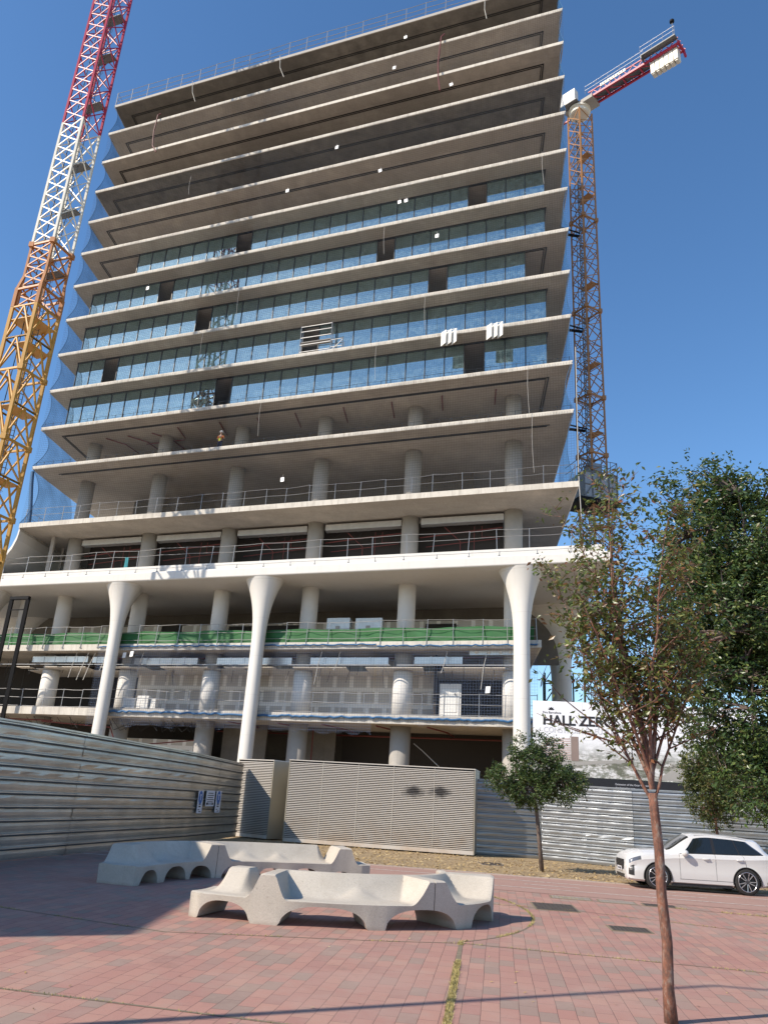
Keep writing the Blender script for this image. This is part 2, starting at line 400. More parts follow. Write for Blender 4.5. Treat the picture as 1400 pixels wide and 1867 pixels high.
cover((4.5, 20.15, 0), .92, 1.25, -.1, 'cover', 'joint', 'large dark rectangular cover in the pavers right of the benches')
cover((5.33, 17.25, 0), .72, .62, -.12, 'cover', 'joint', 'smaller dark cover in the pavers, nearest the slim tree')
cover((5.4, 22.3, 0), .95, .6, -.15, 'cover_pale', 'joint', 'pale worn slab cover farthest left in the row beyond the dark covers')
cover((6.5, 22.0, 0), .85, .55, -.15, 'cover_pale', 'joint', 'middle pale slab cover of the row beyond the dark covers')
cover((7.5, 21.75, 0), .75, .5, -.15, 'cover', 'joint', 'narrow dark slab cover beside the slim tree trunk, right end of the row')
cover((4.9, 32.6, .0), .85, 1.3, 0, 'cover', 'cover_pale', 'rusty cover in a pale concrete frame on the leaf litter by the beige cabinet')
# ---------------------------------------------------------------- the tower
TOW = thing('unfinished_tower', BP(0, 0, 0), 'tall unfinished office tower with many projecting concrete floors and half its glass fitted', 'building')
AW, BD = 49.2, 25.0
def zs(k): return 69.1-4*(k-1)      # top of slab k (0 = roof)
def slab(k, a0, a1, b0, b1, zt, th, sm='soffit', lip='slab_edge', lipw=.09, lz=None):
    b = MB(); b.box(a0+lipw, a1-lipw, b0+lipw, b1-lipw, zt-th, zt-.004, BP)
    o = b.build('slab', sm, TOW)
    l = MB(); z1 = zt; z0 = zt-th-.012 if lz is None else zt-lz
    l.box(a0, a1, b0, b0+lipw, z0, z1, BP); l.box(a0, a1, b1-lipw, b1, z0, z1, BP)
    l.box(a0, a0+lipw, b0+lipw, b1-lipw, z0, z1, BP); l.box(a1-lipw, a1, b0+lipw, b1-lipw, z0, z1, BP)
    l.build('slab_lip', lip, o)
    return o
def channel(par, z, cut_l=0, only_front=False):
    g = MB(); e = 1.55
    for q, w in ((e, .09), (e+.2, .05)):
        g.box(q+cut_l, AW-q, q, q+w, z-.06, z+.01, BP)
        if not only_front:
            g.box(AW-q-w, AW-q, q+w, BD-q, z-.06, z+.01, BP)
            if not cut_l: g.box(q, q+w, q+w, BD-q, z-.06, z+.01, BP)
    g.build('facade_channel', 'groove', par)
for k in range(0, 12):
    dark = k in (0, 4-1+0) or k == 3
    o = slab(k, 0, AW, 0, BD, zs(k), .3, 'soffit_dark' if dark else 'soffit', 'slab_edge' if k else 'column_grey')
    if k < 11: channel(o, zs(k)-.3)
    else: channel(o, zs(k)-.3, .6, True)
s12 = slab(12, 0, AW+.2, 0, BD, 23.5, .42)
# core behind the open floors
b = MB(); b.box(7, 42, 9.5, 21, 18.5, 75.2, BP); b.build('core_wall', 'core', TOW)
b = MB()
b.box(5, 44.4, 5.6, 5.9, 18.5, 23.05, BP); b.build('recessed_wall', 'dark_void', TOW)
# columns
CA = [4.1+8.2*i for i in range(6)]
def column(a, b_, z0, z1, r, mat, par=TOW, n=28):
    q = MB(); q.lathe(BP(a, b_, 0), [(r, z0), (r, (z0+z1)/2), (r, z1)], n); return q.build('column', mat, par, smooth=True)
for a in CA:
    column(a, 4.25, zs(11), zs(10)-.3, .62, 'column_grey')
    column(a, 4.25, 23.5, zs(11)-.3, .66, 'column_grey')
    column(a, 4.25, 18.5, 23.1, .68, 'column_grey')
    column(a, 4.4, 12.8, 18.3, .68, 'white_column')
    column(a, 4.4, 7.6, 10.9, .74, 'white_column')
    column(a, 4.4, 10.9, 12.3, .70, 'column_grey')
    column(a, 4.4, 0, 7.0, .74, 'column_grey')
for a in (-4.2, -12.4):
    column(a, 5.5, 7.6, 12.3, .74, 'white_column'); column(a, 5.5, 0, 7, .74, 'column_grey')
column(-.5, 4.3, 12.8, 18.3, .4, 'white_column')
# glazing
PW = 1.64
rows = [(6, 3, 28, {10, 24}), (7, 0, 28, {5, 19}), (8, 0, 27, {8, 22}), (9, 0, 28, {2, 15}), (10, 0, 28, {10, 24})]
pane_n = 0; rest = MB()
for k, i0, i1, gaps in rows:
    z0, z1 = zs(k)+.02, zs(k-1)-.36; fr = MB(); b0 = 1.65
    def A(i): return 1.6+PW*i
    fr.box(A(i0), A(i1), b0-.03, b0+.09, z1, z1+.06, BP); fr.box(A(i0), A(i1), b0-.03, b0+.09, z0, z0+.12, BP)
    for i in range(i0, i1+1): fr.box(A(i)-.025, A(i)+.025, b0-.05, b0+.1, z0+.12, z1, BP)
    if i1 == 28:
        for j in range(1, 10): fr.box(A(28)-.09, A(28)+.03, b0+j*PW-.03, b0+j*PW+.03, z0, z1, BP)
    if i0 == 0:
        for j in range(1, 10): fr.box(A(0)-.03, A(0)+.09, b0+j*PW-.03, b0+j*PW+.03, z0, z1, BP)
    wall = fr.build('glass_wall', 'mullion', TOW)
    for i in range(i0, i1):
        if i in gaps: continue
        p = MB() if k > 6 else rest
        tw = random.uniform(-.012, .012)
        q = [BP(A(i)+.035, b0+.02, z0+.12), BP(A(i+1)-.035, b0+.02+tw, z0+.12), BP(A(i+1)-.035, b0+.02+tw, z1), BP(A(i)+.035, b0+.02, z1)]
        p.prism(q, SB*.02)
        if k > 6 and pane_n < 100: p.build('window_pane', 'glass', wall); pane_n += 1
        elif k > 6: rest.v, rest.f = rest.v, rest.f; rest.add(p.v, p.f)
    side = MB()
    if i1 == 28: side.box(A(28)-.02, A(28), b0+.1, b0+16, z0, z1, BP)
    if i0 == 0: side.box(A(0), A(0)+.02, b0+.1, b0+16, z0, z1, BP)
    if side.v: side.build('side_glazing', 'glass', wall)
    # shallow rooms behind the glass
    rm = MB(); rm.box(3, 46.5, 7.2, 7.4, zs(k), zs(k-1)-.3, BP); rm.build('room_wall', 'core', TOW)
tag(rest.build('window_pane', 'glass', TOW), kind='stuff')
# mounting posts under the slabs of the floor above the gallery, red drain pipes
rp = MB()
for a, l in ((14.2, 2.2), (18.6, 2.6), (22.4, .9), (26.1, 2.6), (30.6, 2.7), (34.9, 2.8), (39.2, 2.4), (43.6, 2.4)):
    rp.tube([BP(a, 2.4, zs(10)-.38), BP(a, 2.4+l, zs(10)-.42)], .05, 6)
for a in (7.6, 10.1, 12.8):
    rp.tube([BP(a-1.6, 2.9, zs(10)-.4), BP(a, 4.4, zs(10)-.5), BP(a+.5, 6.6, zs(10)-.5)], .055, 6)
rp.tube([BP(9.8, 4.8, zs(10)-.5), BP(14, 4.8, zs(10)-.5)], .05, 6)
rp.build('drain_pipes', 'red_pipe', TOW)
# gallery (canopy level) services between columns
dc = MB(); 
for i in range(5):
    a0, a1 = CA[i]+.9, CA[i+1]-.75
    dc.box(a0, a1, 3.9, 4.6, 22.35, 22.85, BP)
    for j in range(1, 7):
        x = a0+(a1-a0)*j/7; dc.box(x-.02, x+.02, 3.88, 4.62, 22.33, 22.87, BP)
dc.build('ventilation_duct', 'duct', TOW)
rp = MB()
for i in range(5):
    a0 = CA[i]+.8
    rp.tube([BP(a0, 4.9, 21.6), BP(a0+3.5, 5.0, 21.9), BP(a0+6.6, 5.0, 22.1)], .05, 6); rp.tube([BP(a0+2, 4.7, 22.3), BP(a0+3.3, 5.2, 21.2), BP(a0+3.3, 5.4, 19.5)], .04, 6)
    rp.tube([BP(a0+.5, 5.2, 20.9), BP(a0+6.4, 5.2, 21.3)], .035, 6); rp.tube([BP(a0+5, 5.0, 22.3), BP(a0+5, 5.0, 21.4), BP(a0+6.2, 5.1, 21.4)], .035, 6)
    rp.tube([BP(a0+4.4, 4.9, 18.5), BP(a0+4.4, 4.9, 22.3)], .03, 6)
rp.build('sprinkler_pipes', 'red_pipe', TOW)
for q, w_ in (((2.2, 3.0), .3), ((1.2, 6.5), .25)): st = MB(); st.bar(BP(*q, 18.5), BP(*q, 23.08), w_); st.build('steel_post', 'column_grey', TOW)

# white canopy with its flared columns
cano = MB()
def rounded(a0, a1, b0, b1, z0, z1, r, n=6):
    ring = []
    for cx, cz, s0 in ((b0+r, z1-r, 90), (b0+r, z0+r, 180)):
        for i in range(n+1):
            t = R(s0+90*i/n); ring.append((cx+r*math.cos(t), cz+r*math.sin(t)))
    return ring
ring = rounded(0, 0, 0, 0, 17.6, 18.35, .12)
prof = ring+[(24.0, 17.6), (24.0, 18.35)]
cano.prism([BP(-16, b_, z) for b_, z in prof], TA*(51.4+16))
cano.box(-15.8, 51.0, .45, 24, 18.352, 18.95, BP)
CAN = cano.build('canopy', 'white_render', TOW)
def flare(a, b_, top=17.62, grow=1.55, deep=2.6, z0=0, name='flared_column'):
    """shaft that opens like a trumpet into the canopy, further towards the inside than to the front"""
    P = []; n = 40; zz = [z0, 3, 6, 9, 11.5]+[11.5+(top-11.5)*i/18 for i in range(1, 19)]
    for z in zz:
        f = max(0, (z-11.5)/(top-11.5)); e = f**3.2
        row = []
        for k in range(n):
            t = 2*math.pi*k/n; c, s = math.cos(t), math.sin(t)
            r0 = .60-.04*min(1, z/12)
            g = .8*e if s < 0 else (.8+(deep-.8)*s*s)*e
            ga = grow*e
            row.append(BP(a+c*(r0+ga), b_+s*(r0+g), z))
        P.append(row)
    q = MB(); q.grid(P, closed=True); return q.build(name, 'white_render', TOW, smooth=True)
for a in (45.5, 25.3, 11.9, -2.6): flare(a, 1.35 if a > 0 else 1.5, grow=1.1)
for a in (-6.5, 49.7, 49.9): flare(a, 13 if a != 49.9 else 19, grow=3.2, deep=4)
# right flank of the canopy: thin shell sweeping down behind
q = MB(); P = []
for i in range(17):
    t = i/16; P.append([BP(52.4-3.2*math.sin(t*math.pi/2)**2-.4*t, b_, 17.7-5.2*(1-math.cos(t*math.pi/2))) for b_ in (22, 23, 24)])
q.grid(P); q.build('canopy_shell', 'white_render', CAN, smooth=True)
# left flank shell between slab and canopy
prof = [(0, 23.1), (-.1, 22.3), (-.45, 21.4), (-1.1, 20.6), (-2.2, 19.9), (-3.8, 19.35), (-6, 19.0)]
q = MB(); ring = [BP(a, .1, z) for a, z in prof]+[BP(a+.12, .1, z-.28) for a, z in prof[::-1]]
q.prism(ring, SB*22); q.build('curved_flank', 'white_render', TOW)

# podium floors
pod1 = slab(0, -16, 46.9, 2.0, 23, 12.8, .5, 'soffit', 'slab_edge', .1)
pod2 = slab(0, -16, 46.9, 2.0, 23, 7.6, .6, 'soffit', 'slab_edge', .1)
wl = MB(); wl.box(12, 39.3, 7.3, 7.5, 7.6, 12.3, BP); wl.build('partition_wall', 'drywall', TOW)
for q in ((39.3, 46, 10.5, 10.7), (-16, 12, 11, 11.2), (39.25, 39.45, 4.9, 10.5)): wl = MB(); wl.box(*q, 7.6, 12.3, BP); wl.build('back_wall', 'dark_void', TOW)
wl = MB(); wl.box(2, 12.5, 9.6, 9.8, 12.8, 15.9, BP); wl.box(14.8, 46, 9.6, 9.8, 12.8, 15.9, BP); wl.build('upper_partition', 'drywall', TOW)
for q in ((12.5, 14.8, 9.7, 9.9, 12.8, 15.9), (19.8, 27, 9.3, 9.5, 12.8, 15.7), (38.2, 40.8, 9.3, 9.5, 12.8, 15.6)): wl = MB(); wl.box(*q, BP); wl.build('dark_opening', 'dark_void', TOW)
wl = MB(); wl.box(-2, 50, 15.0, 15.2, 15.9, 17.6, BP); wl.box(-6, 50, 12.6, 12.8, 12.8, 17.6, BP); wl.build('rear_wall', 'core', TOW)
wl = MB(); wl.box(21.5, 25.5, 6.5, 6.8, 0, 7, BP); wl.box(28, 31.3, 7.5, 7.7, 0, 7, BP); wl.box(-16, 46.5, 14, 14.2, 0, 7, BP); wl.box(46.3, 46.5, 5, 14, 0, 7, BP); wl.build('ground_floor_wall', 'core', TOW)
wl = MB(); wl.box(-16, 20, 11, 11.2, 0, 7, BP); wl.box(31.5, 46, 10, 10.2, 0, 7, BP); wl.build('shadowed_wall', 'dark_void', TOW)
wl = MB(); wl.box(9, 20, 6.3, 6.5, 0, 5.6, BP); wl.build('ground_partition', 'drywall', TOW)
# suspended ceiling with missing tiles and the services above it
cl = MB()
random.seed(3)
for i in range(30):
    for j in range(6):
        a0 = 1+i*1.5
        if i*1.5+1 > 44.5: continue
        if j == 0 and i % 4 in (1,): continue
        if (j == 1 and random.random() < .25): continue
        cl.box(a0+.02, a0+1.48, 3.0+j, 3.98+j, 11.05, 11.1, BP)
cl.build('suspended_ceiling', 'ceiling_tile', TOW)
sv = MB()
for a0, a1, b0, z in ((9, 11.3, 3.2, 11.45), (13.4, 19.5, 3.0, 11.3), (21.3, 27.9, 3.0, 11.3), (29.5, 35.8, 3.0, 11.3), (37.8, 41.4, 3.1, 11.35), (2.5, 8.5, 3.2, 11.5)):
    sv.box(a0, a1, b0, b0+.6, z, z+.5, BP)
    n = int((a1-a0)/1.2)
    for j in range(1, n): sv.box(a0+j*1.2, a0+j*1.2+.1, b0-.03, b0+.63, z-.02, z+.53, BP)
sv.build('ventilation_duct', 'duct', TOW)
# white services box with four round outlets
vb = MB(); vb.box(41.9, 45.2, 2.9, 3.4, 11.95, 12.28, BP); vo = vb.build('fan_box', 'duct', TOW)
vb = MB()
for a in (42.4, 43.3, 44.1, 44.8): vb.tube([BP(a, 2.9, 12.12), BP(a, 2.8, 12.12)], .1, 12)
vb.build('outlet', 'white_panel', vo)
tr = MB(); tr.bar(BP(36.5, 2.7, 11.2), BP(45.8, 2.7, 11.2), .06); tr.bar(BP(-3, 2.7, 11.25), BP(36, 2.7, 11.2), .05); tr.build('ceiling_trim', 'steel', TOW)
rp = MB()
for a in (26.2, 30.4, 34.0, 38.2, 42.0):
    rp.tube([BP(a-3, 2.4, 6.85), BP(a-1.6, 6, 6.8), BP(a-1.2, 9.8, 6.8)], .055, 6)
rp.tube([BP(29.5, 6.6, .5), BP(29.5, 6.6, 6.9)], .06, 6); rp.tube([BP(20, 9.2, 6.6), BP(45, 9.2, 6.6)], .07, 6); rp.tube([BP(13, 5.1, 4.9), BP(20, 5.1, 5.6)], .05, 6)
rp.tube([BP(5, 4.9, 12.1), BP(45, 4.9, 12.1)], .06, 6); rp.tube([BP(5, 3.0, 6.5), BP(12, 3.2, 6.2), BP(13, 3.3, 4.5)], .05, 6)
rp.tube([BP(-8, 3.0, 6.7), BP(6, 3.2, 6.6)], .06, 6)
rp.build('red_service_pipes', 'red_pipe', TOW)
cb = MB(); random.seed(11)
for i in range(44):
    a = random.uniform(-2, 45); l = random.uniform(.3, 1.5); b_ = random.uniform(2.8, 6)
    cb.tube([BP(a, b_, 11.9), BP(a+random.uniform(-.1, .1), b_, 11.4-l*.4), BP(a+random.uniform(-.25, .25), b_, 11.1-l)], .018, 5)
for i in range(26):
    a = random.uniform(-2, 20); b_ = random.uniform(2.6, 4); cb.tube([BP(a, b_, 6.9), BP(a+random.uniform(.2, 1.2), b_, 6.0), BP(a+random.uniform(.5, 2.5), b_, 6.6)], .018, 5)
for i in range(20):
    a = random.uniform(5, 44); cb.tube([BP(a, 4.6, 22.9), BP(a+.3, 4.7, 21.4+random.random()), BP(a+random.uniform(.4, 1.2), 4.7, 22.3)], .02, 5)
cb.build('hanging_cables', 'groove', TOW)
cb = MB()
for a, l in ((7.6, 1.9), (10.7, 1.3), (14.4, 2.1), (30.5, 2.3), (40.3, 1.4), (43.2, 2.5), (32.0, 1.2)):
    cb.tube([BP(a, 2.6, 12.2), BP(a-.25, 2.6, 11.2), BP(a-.45, 2.6, 12.0-l)], .028, 5)
cb.tube([BP(37.9, 5, 5.9), BP(38.6, 5, 5.4), BP(40.8, 5, 3.6)], .03, 5)
cb.build('pale_cables', 'rope', TOW)
cb = MB()
for a in (8.4, 11.0, 9.1): cb.tube([BP(a+.5, 2.5, 12.2), BP(a+.1, 2.5, 11.2), BP(a-.3, 2.5, 9.9)], .035, 5)
cb.build('hanging_strap', 'rope', TOW)
# roof plant kerb
kb = MB(); kb.box(6, 44, 8, 22, 73.1, 75.5, BP); kb.build('roof_core', 'core', TOW)
# ---------------------------------------------------------------- guardrails
def guardrail(pts, heights, step, h, label, group, tilt=.0, w=.045, toe=False, seed=1, mat='steel', sag=.03):
    """pts: (a,b,z) corner list in building coordinates"""
    rnd = random.Random(seed); t = thing('guardrail', BP(*pts[0]), label, 'guardrail', group)
    posts = []
    for (p, q) in zip(pts[:-1], pts[1:]):
        P, Q = BP(*p), BP(*q); n = max(1, round((Q-P).length/step))
        for i in range(n):
            f = (i+rnd.uniform(-.12, .12)*(i > 0))/n; posts.append(P.lerp(Q, f))
    posts.append(BP(*pts[-1]))
    tops = []
    for p in posts:
        d = Vector((rnd.uniform(-tilt, tilt), rnd.uniform(-tilt, tilt), 0)); tops.append((p, p+d+Vector((0, 0, h*rnd.uniform(.97, 1.05)))))
    for i, (p, q) in enumerate(tops):
        if i >= 100: break
        b = MB(); b.bar(p, q, w); b.box(p.x-.07, p.x+.07, p.y-.07, p.y+.07, p.z, p.z+.05); b.build('post', mat, t)
    for hh in heights:
        b = MB()
        for i in range(len(tops)-1):
            p, q = tops[i][0].lerp(tops[i][1], hh+rnd.uniform(-.02, .02)), tops[i+1][0].lerp(tops[i+1][1], hh+rnd.uniform(-.02, .02))
            m_ = (p+q)/2-Vector((0, 0, rnd.uniform(0, sag))); b.tube([p, m_, q], w*.42, 5)
        b.build('rail', mat, t)
    return t
RG = 'guardrails along the open floor edges'
guardrail([(0, 14, 73.1), (0, .15, 73.1), (49.2, .15, 73.1), (49.2, 14, 73.1)], (.98, .62, .3), 2.1, 1.9, 'silver guardrail along the roof edge at the very top of the tower', RG, w=.07, seed=3)
guardrail([(.3, 13, 23.5), (.3, .3, 23.5), (49.2, .3, 23.5), (49.2, 13, 23.5)], (.97, .55), 2.05, 1.45, 'guardrail on the broad slab just below the tower floors, above the dark gallery', RG, seed=4, tilt=.05)
guardrail([(-15, .6, 18.95), (51.0, .6, 18.95)], (.97, .62), 2.35, 1.5, 'guardrail on top of the white canopy', RG, seed=5, tilt=.09)
guardrail([(-15, .12, 18.36), (51.2, .12, 18.36)], (.9,), 2.35, .32, 'low tube running along the lip of the white canopy', RG, seed=15, tilt=.03)
guardrail([(-15, 1.97, 12.5), (46.6, 1.97, 12.5)], (.97, .6, .3), 1.9, 1.85, 'guardrail holding the green mesh on the upper podium floor', RG, seed=6, tilt=.07)
guardrail([(-3, 2.12, 7.6), (46.6, 2.12, 7.6)], (.97, .52, .05), 2.1, 1.5, 'guardrail along the lower podium floor, above the white door cabinet level', RG, seed=7, tilt=.05)
for k, lab in ((11, 'short clips of the net holder on the lowest tower slab'), (10, 'short clips of the net holder on the slab below the lowest glass row')):
    guardrail([(.3, .12, zs(k)), (49, .12, zs(k))], (.9,), 1.0, .42, lab, 'net holders on the slab edges', w=.03, seed=20+k, mat='mullion')
# green debris mesh
P = []; rnd = random.Random(5)
n = 150
for i in range(n+1):
    a = -15+61.4*i/n; P.append([BP(a, 2.14+.10*math.sin(i*.9+j*.8)+rnd.uniform(-.03, .03), 12.78+j*.34+.05*math.sin(i*.37)*(j == 3)) for j in range(4)])
b = MB(); b.grid(P); o = b.build('debris_mesh', 'green_mesh', smooth=True); tag(o, 'long green mesh strip tied along the upper podium floor edge', 'debris mesh')

# ---------------------------------------------------------------- safety nets, one per storey
NG = 'safety nets hung between the tower floors'
ords = ['topmost', 'second from the top', 'third from the top', 'fourth from the top', 'fifth from the top', 'sixth from the top', 'seventh from the top', 'eighth from the top', 'ninth from the top', 'tenth from the top', 'eleventh from the top', 'lowest']
for k in range(0, 12):
    z1 = zs(k)-.1; z0 = zs(k+1)+.03 if k < 11 else 23.5
    t = thing('safety_net', BP(0, 0, z0), 'blue safety net closing the %s storey of the tower' % ords[k], 'safety net', NG)
    rnd = random.Random(40+k); amp = rnd.uniform(.5, .9) if k < 10 else 1.2
    drop = 0 if k < 11 else 1
    if k >= 3 or k == 1:
        P = []
        for i in range(50):
            a = -.03+49.26*i/49; f0 = .10+.12*abs(math.sin(i*.8+k))
            P.append([BP(a, -.03+f0*math.sin(math.pi*j/8), z0+(z1-z0)*j/8) for j in range(9)])
        b = MB(); b.grid(P); b.build('front_net', 'net', t, smooth=True)
    for side in (0, 1):
        P = []; A0 = 0 if side == 0 else 49.2; sg = 1 if side == 0 else -1
        for i in range(14):
            f = i/13; b_ = -.02+f*7.5
            row = []
            for j in range(13):
                u = j/12; s = math.sin(math.pi*u)**.9
                inw = amp*s*(1-.35*f)*(1 if side == 0 else .45)
                zz = z0+(z1-z0)*u
                row.append(BP(A0+sg*inw-sg*.02, b_+.45*amp*s*(1-f)*.5, zz))
            P.append(row)
        b = MB(); b.grid(P); b.build('side_net', 'net_side', t, smooth=True)
        h = MB(); h.tube([P[0][j] for j in range(13)], .025, 5); h.build('edge_rope', 'blue_rope', t)
# bunched dark net hanging at the left corner of the double-height floor
b = MB(); P = []
for i in range(12):
    u = i/11; a = -.1+.9*math.sin(math.pi*(1-u)*.5)**1.5*(1-u)+.2*math.sin(math.pi*u); z = 23.6+5.1*u
    P.append([BP(a+.25*c, .3+.18*s, z) for c, s in ((-1, 0), (0, -1), (1, 0), (0, 1))])
b.grid(P, closed=True); tag(b.build('bunched_net', 'blue_rope', smooth=True), 'dark blue bunched net hanging at the left corner above the broad slab', 'safety net')
# net over the lower podium floor
def low_net(a0, a1, z0, z1, label, saw=True):
    n = int((a1-a0)/.5); P = []; rnd = random.Random(int(a0*10))
    for i in range(n+1):
        a = a0+(a1-a0)*i/n; zb = z0+(rnd.uniform(-.25, .12) if saw else 0)
        P.append([BP(a, 1.93-.1*math.sin(math.pi*j/7), zb+(z1-zb)*j/7) for j in range(8)])
    b = MB(); b.grid(P); t = thing('podium_net', BP(a0, 1.9, z0), label, 'safety net', 'nets over the lower podium floor')
    b.build('net_sheet', 'net_low', t, smooth=True)
    h = MB(); n *= 2
    for zz in (z1-.05,):
        h.tube([BP(a0+(a1-a0)*i/n, 1.88, zz+rnd.uniform(-.05, .05)) for i in range(n+1)], .06, 6)
    h.build('net_hem', 'blue_rope', t)
low_net(10.2, 24.6, 6.35, 12.62, 'blue net over the lower podium floor, left part with the stacked blocks behind it')
low_net(24.9, 34.9, 6.3, 12.62, 'blue net over the middle of the lower podium floor, right of the middle white column')
low_net(35.0, 46.6, 7.0, 12.5, 'blue net over the right end of the lower podium floor, before the white cabinet')
h = MB(); rnd = random.Random(8)
h.tube([BP(11+.3*i, 1.86+rnd.uniform(-.04, .04), 7.35+rnd.uniform(-.06, .06)) for i in range(119)], .085, 6)
tag(h.build('net_hem_rope', 'blue_rope'), 'thick blue rolled net hem lying along the lower podium slab edge', 'rope')

# ---------------------------------------------------------------- small things on the facade
PG = 'white tags on the nets'
tags = [(34.39, 70.8, 'white tag on the topmost storey net, right of the middle'), (33.42, 67.2, 'white tag on the second storey net, left of the long red hose'), (39.16, 63.2, 'white tag right of the long red hose'),
        (28.18, 59.0, 'white tag on the dark storey, near its middle'), (32.8, 55.0, 'white tag above the highest glass row, right one'), (23.48, 55.1, 'white tag above the highest glass row, left one'),
        (34.84, 51.0, 'left of two white tags side by side on the highest glass row'), (35.44, 51.0, 'right of two white tags side by side on the highest glass row'), (38.37, 46.6, 'tilted white tag on the second highest glass row'),
        (9.4, 46.9, 'white tag at the left gap of the second highest glass row'), (26.3, 25.5, 'white tag on the lowest net, above the broad slab')]
for a, z, lab in tags:
    t = thing('net_tag', BP(a, -.12, z), lab, 'tag', PG); tl = random.uniform(-.08, .08)
    b = MB(); b.prism([BP(a-.16, -.12, z-.2), BP(a+.15, -.12+tl, z-.19), BP(a+.16+tl, -.12, z+.18), BP(a-.16+tl, -.1, z+.17)], -SB*.015); b.build('card', 'paper', t)
    c = MB(); c.tube([BP(a, -.14, z+.2), BP(a+.02, -.1, z+.45)], .012, 5); c.build('string', 'rope', t)
for a, z, bb, lab in ((12.9, 11.85, 1.8, 'left one of two white tags on the podium net'), (13.6, 11.95, 1.8, 'right one of two white tags on the podium net'), (43.2, 9.4, 1.8, 'white tag hanging right of the white cabinet')):
    b = MB(); b.prism([BP(a-.16, bb, z-.25), BP(a+.16, bb, z-.22), BP(a+.2, bb, z+.22), BP(a-.12, bb, z+.2)], -SB*.015); tag(b.build('net_tag', 'paper'), lab, 'tag', PG)
def rope(pts, r, mat, label, name='rope', cat='rope', group='thin pale ropes down the facade'):
    b = MB(); b.tube([BP(*p) for p in pts], r*(.7 if r > .04 else .45), 6)
    o = b.build(name, mat); tag(o, label, cat, group)
rope([(20.7, -.2, 73.1), (20.9, -.25, 71.3), (21.5, -.3, 69.8)], .05, 'rope', 'pale rope on the topmost storey, between the other two', group='short ropes under the roof edge')
rope([(10.2, -.2, 73.1), (10.5, -.25, 71.3), (11.1, -.3, 69.8)], .05, 'rope', 'pale rope on the topmost storey, leftmost of the three', group='short ropes under the roof edge')
rope([(42.1, -.2, 73.1), (42.1, -.25, 71.3), (42.3, -.3, 70.0)], .05, 'rope', 'pale rope on the topmost storey, rightmost of the three', group='short ropes under the roof edge')
rope([(6.75, -.1, 69.7), (6.5, -.25, 69.4), (6.45, -.35, 67), (6.7, -.4, 65), (7.3, -.4, 64.0)], .1, 'hose', 'left one of two dark red hoses hanging from the upper slabs', 'hanging_hose', 'hose', 'dark red hoses on the upper floors')
rope([(38.3, -.1, 69.8), (38.0, -.3, 69.3), (37.8, -.35, 66), (37.9, -.4, 64), (38.1, -.4, 62.5)], .1, 'hose', 'right one of two dark red hoses hanging from the upper slabs', 'hanging_hose', 'hose', 'dark red hoses on the upper floors')
for a, z1, z2, lab in ((47.2, 53.1, 49.7, 'pale rope near the right corner of the highest glass row'), (33.6, 49, 45.7, 'pale rope left of the middle gap in the second highest glass row'), (12.2, 59.8, 57.4, 'pale rope on the dark storey at the left'),
                       (33.6, 37.2, 33.5, 'pale rope in the middle of the lowest glass row'), (45.9, 33.1, 28.9, 'pale rope near the right end of the lowest slab soffit'), (46.2, 28.9, 24.3, 'pale rope beside the rightmost grey column'),
                       (19.8, 45.1, 41.5, 'pale rope on the left half of the third glass row'), (16.6, 41.1, 37.6, 'pale rope on the left half of the fourth glass row'), (23.5, 33.1, 29.6, 'pale rope right of the worker in the orange vest'), (37.6, 41.1, 37.5, 'pale rope at the right half of the fourth glass row')):
    rope([(a, -.15, z1), (a-.03, -.2, z1*.6+z2*.4), (a+.02, -.2, z1*.3+z2*.7), (a+.1, -.2, z2)], .028, 'rope', lab)
b = MB(); b.tube([BP(49.4, -.3, 34), BP(49.35, -.3, 24), BP(49.5, -.3, 19.2)], .03, 6); tag(b.build('corner_rope', 'rope'), 'long pale rope hanging past the right corner down to the white canopy', 'rope')
# white panels hanging under the slab above the lowest glass row
for a0, lab in ((39.1, 'left set of three white panels hanging over the lowest glass row'), (42.75, 'right set of three white panels hanging beside the dark gap of the lowest glass row')):
    t = thing('panel_bundle', BP(a0, -.3, 36), lab, 'panel', 'white panels hanging from a slab edge')
    for i in range(3):
        x = a0+i*.43; b = MB(); b.prism([BP(x, -.15, 35.75), BP(x+.38, -.45, 35.85), BP(x+.38, -.45, 37.05), BP(x, -.15, 36.95)], -TA*.03); b.build('panel', 'white_panel', t)
    b = MB(); b.bar(BP(a0, -.2, 37.0), BP(a0+1.2, -.3, 37.1), .04); b.bar(BP(a0+.6, -.25, 37.1), BP(a0+.6, .05, 37.1), .04); b.build('hanger', 'steel', t)
# small scaffold in the fourth glass row
t = thing('scaffold', BP(26.3, .5, 37.1), 'small tube scaffold standing before the glass in the fourth row', 'scaffold')
for a in (26.4, 29.3, 30.4):
    for bb in (.45, 1.2):
        b = MB(); b.bar(BP(a, bb, 37.1), BP(a, bb, 40.1 if a < 30 else 38.4), .06); b.build('standard', 'steel', t)
b = MB()
for z in (37.5, 38.2, 38.9, 39.5, 40.0): b.bar(BP(26.4, .45, z), BP(29.3, .45, z), .05)
b.build('ledgers', 'steel', t)
b = MB(); b.box(26.4, 29.3, .5, 1.15, 38.45, 38.52, BP); b.build('deck', 'column_grey', t)
b = MB(); b.bar(BP(29.3, .45, 37.6), BP(30.4, .45, 37.6), .04); b.bar(BP(29.3, .45, 38.3), BP(30.4, .45, 38.3), .04); b.bar(BP(29.3, .45, 37.2), BP(30.4, .45, 38.2), .04); b.build('gate_rail', 'steel', t)
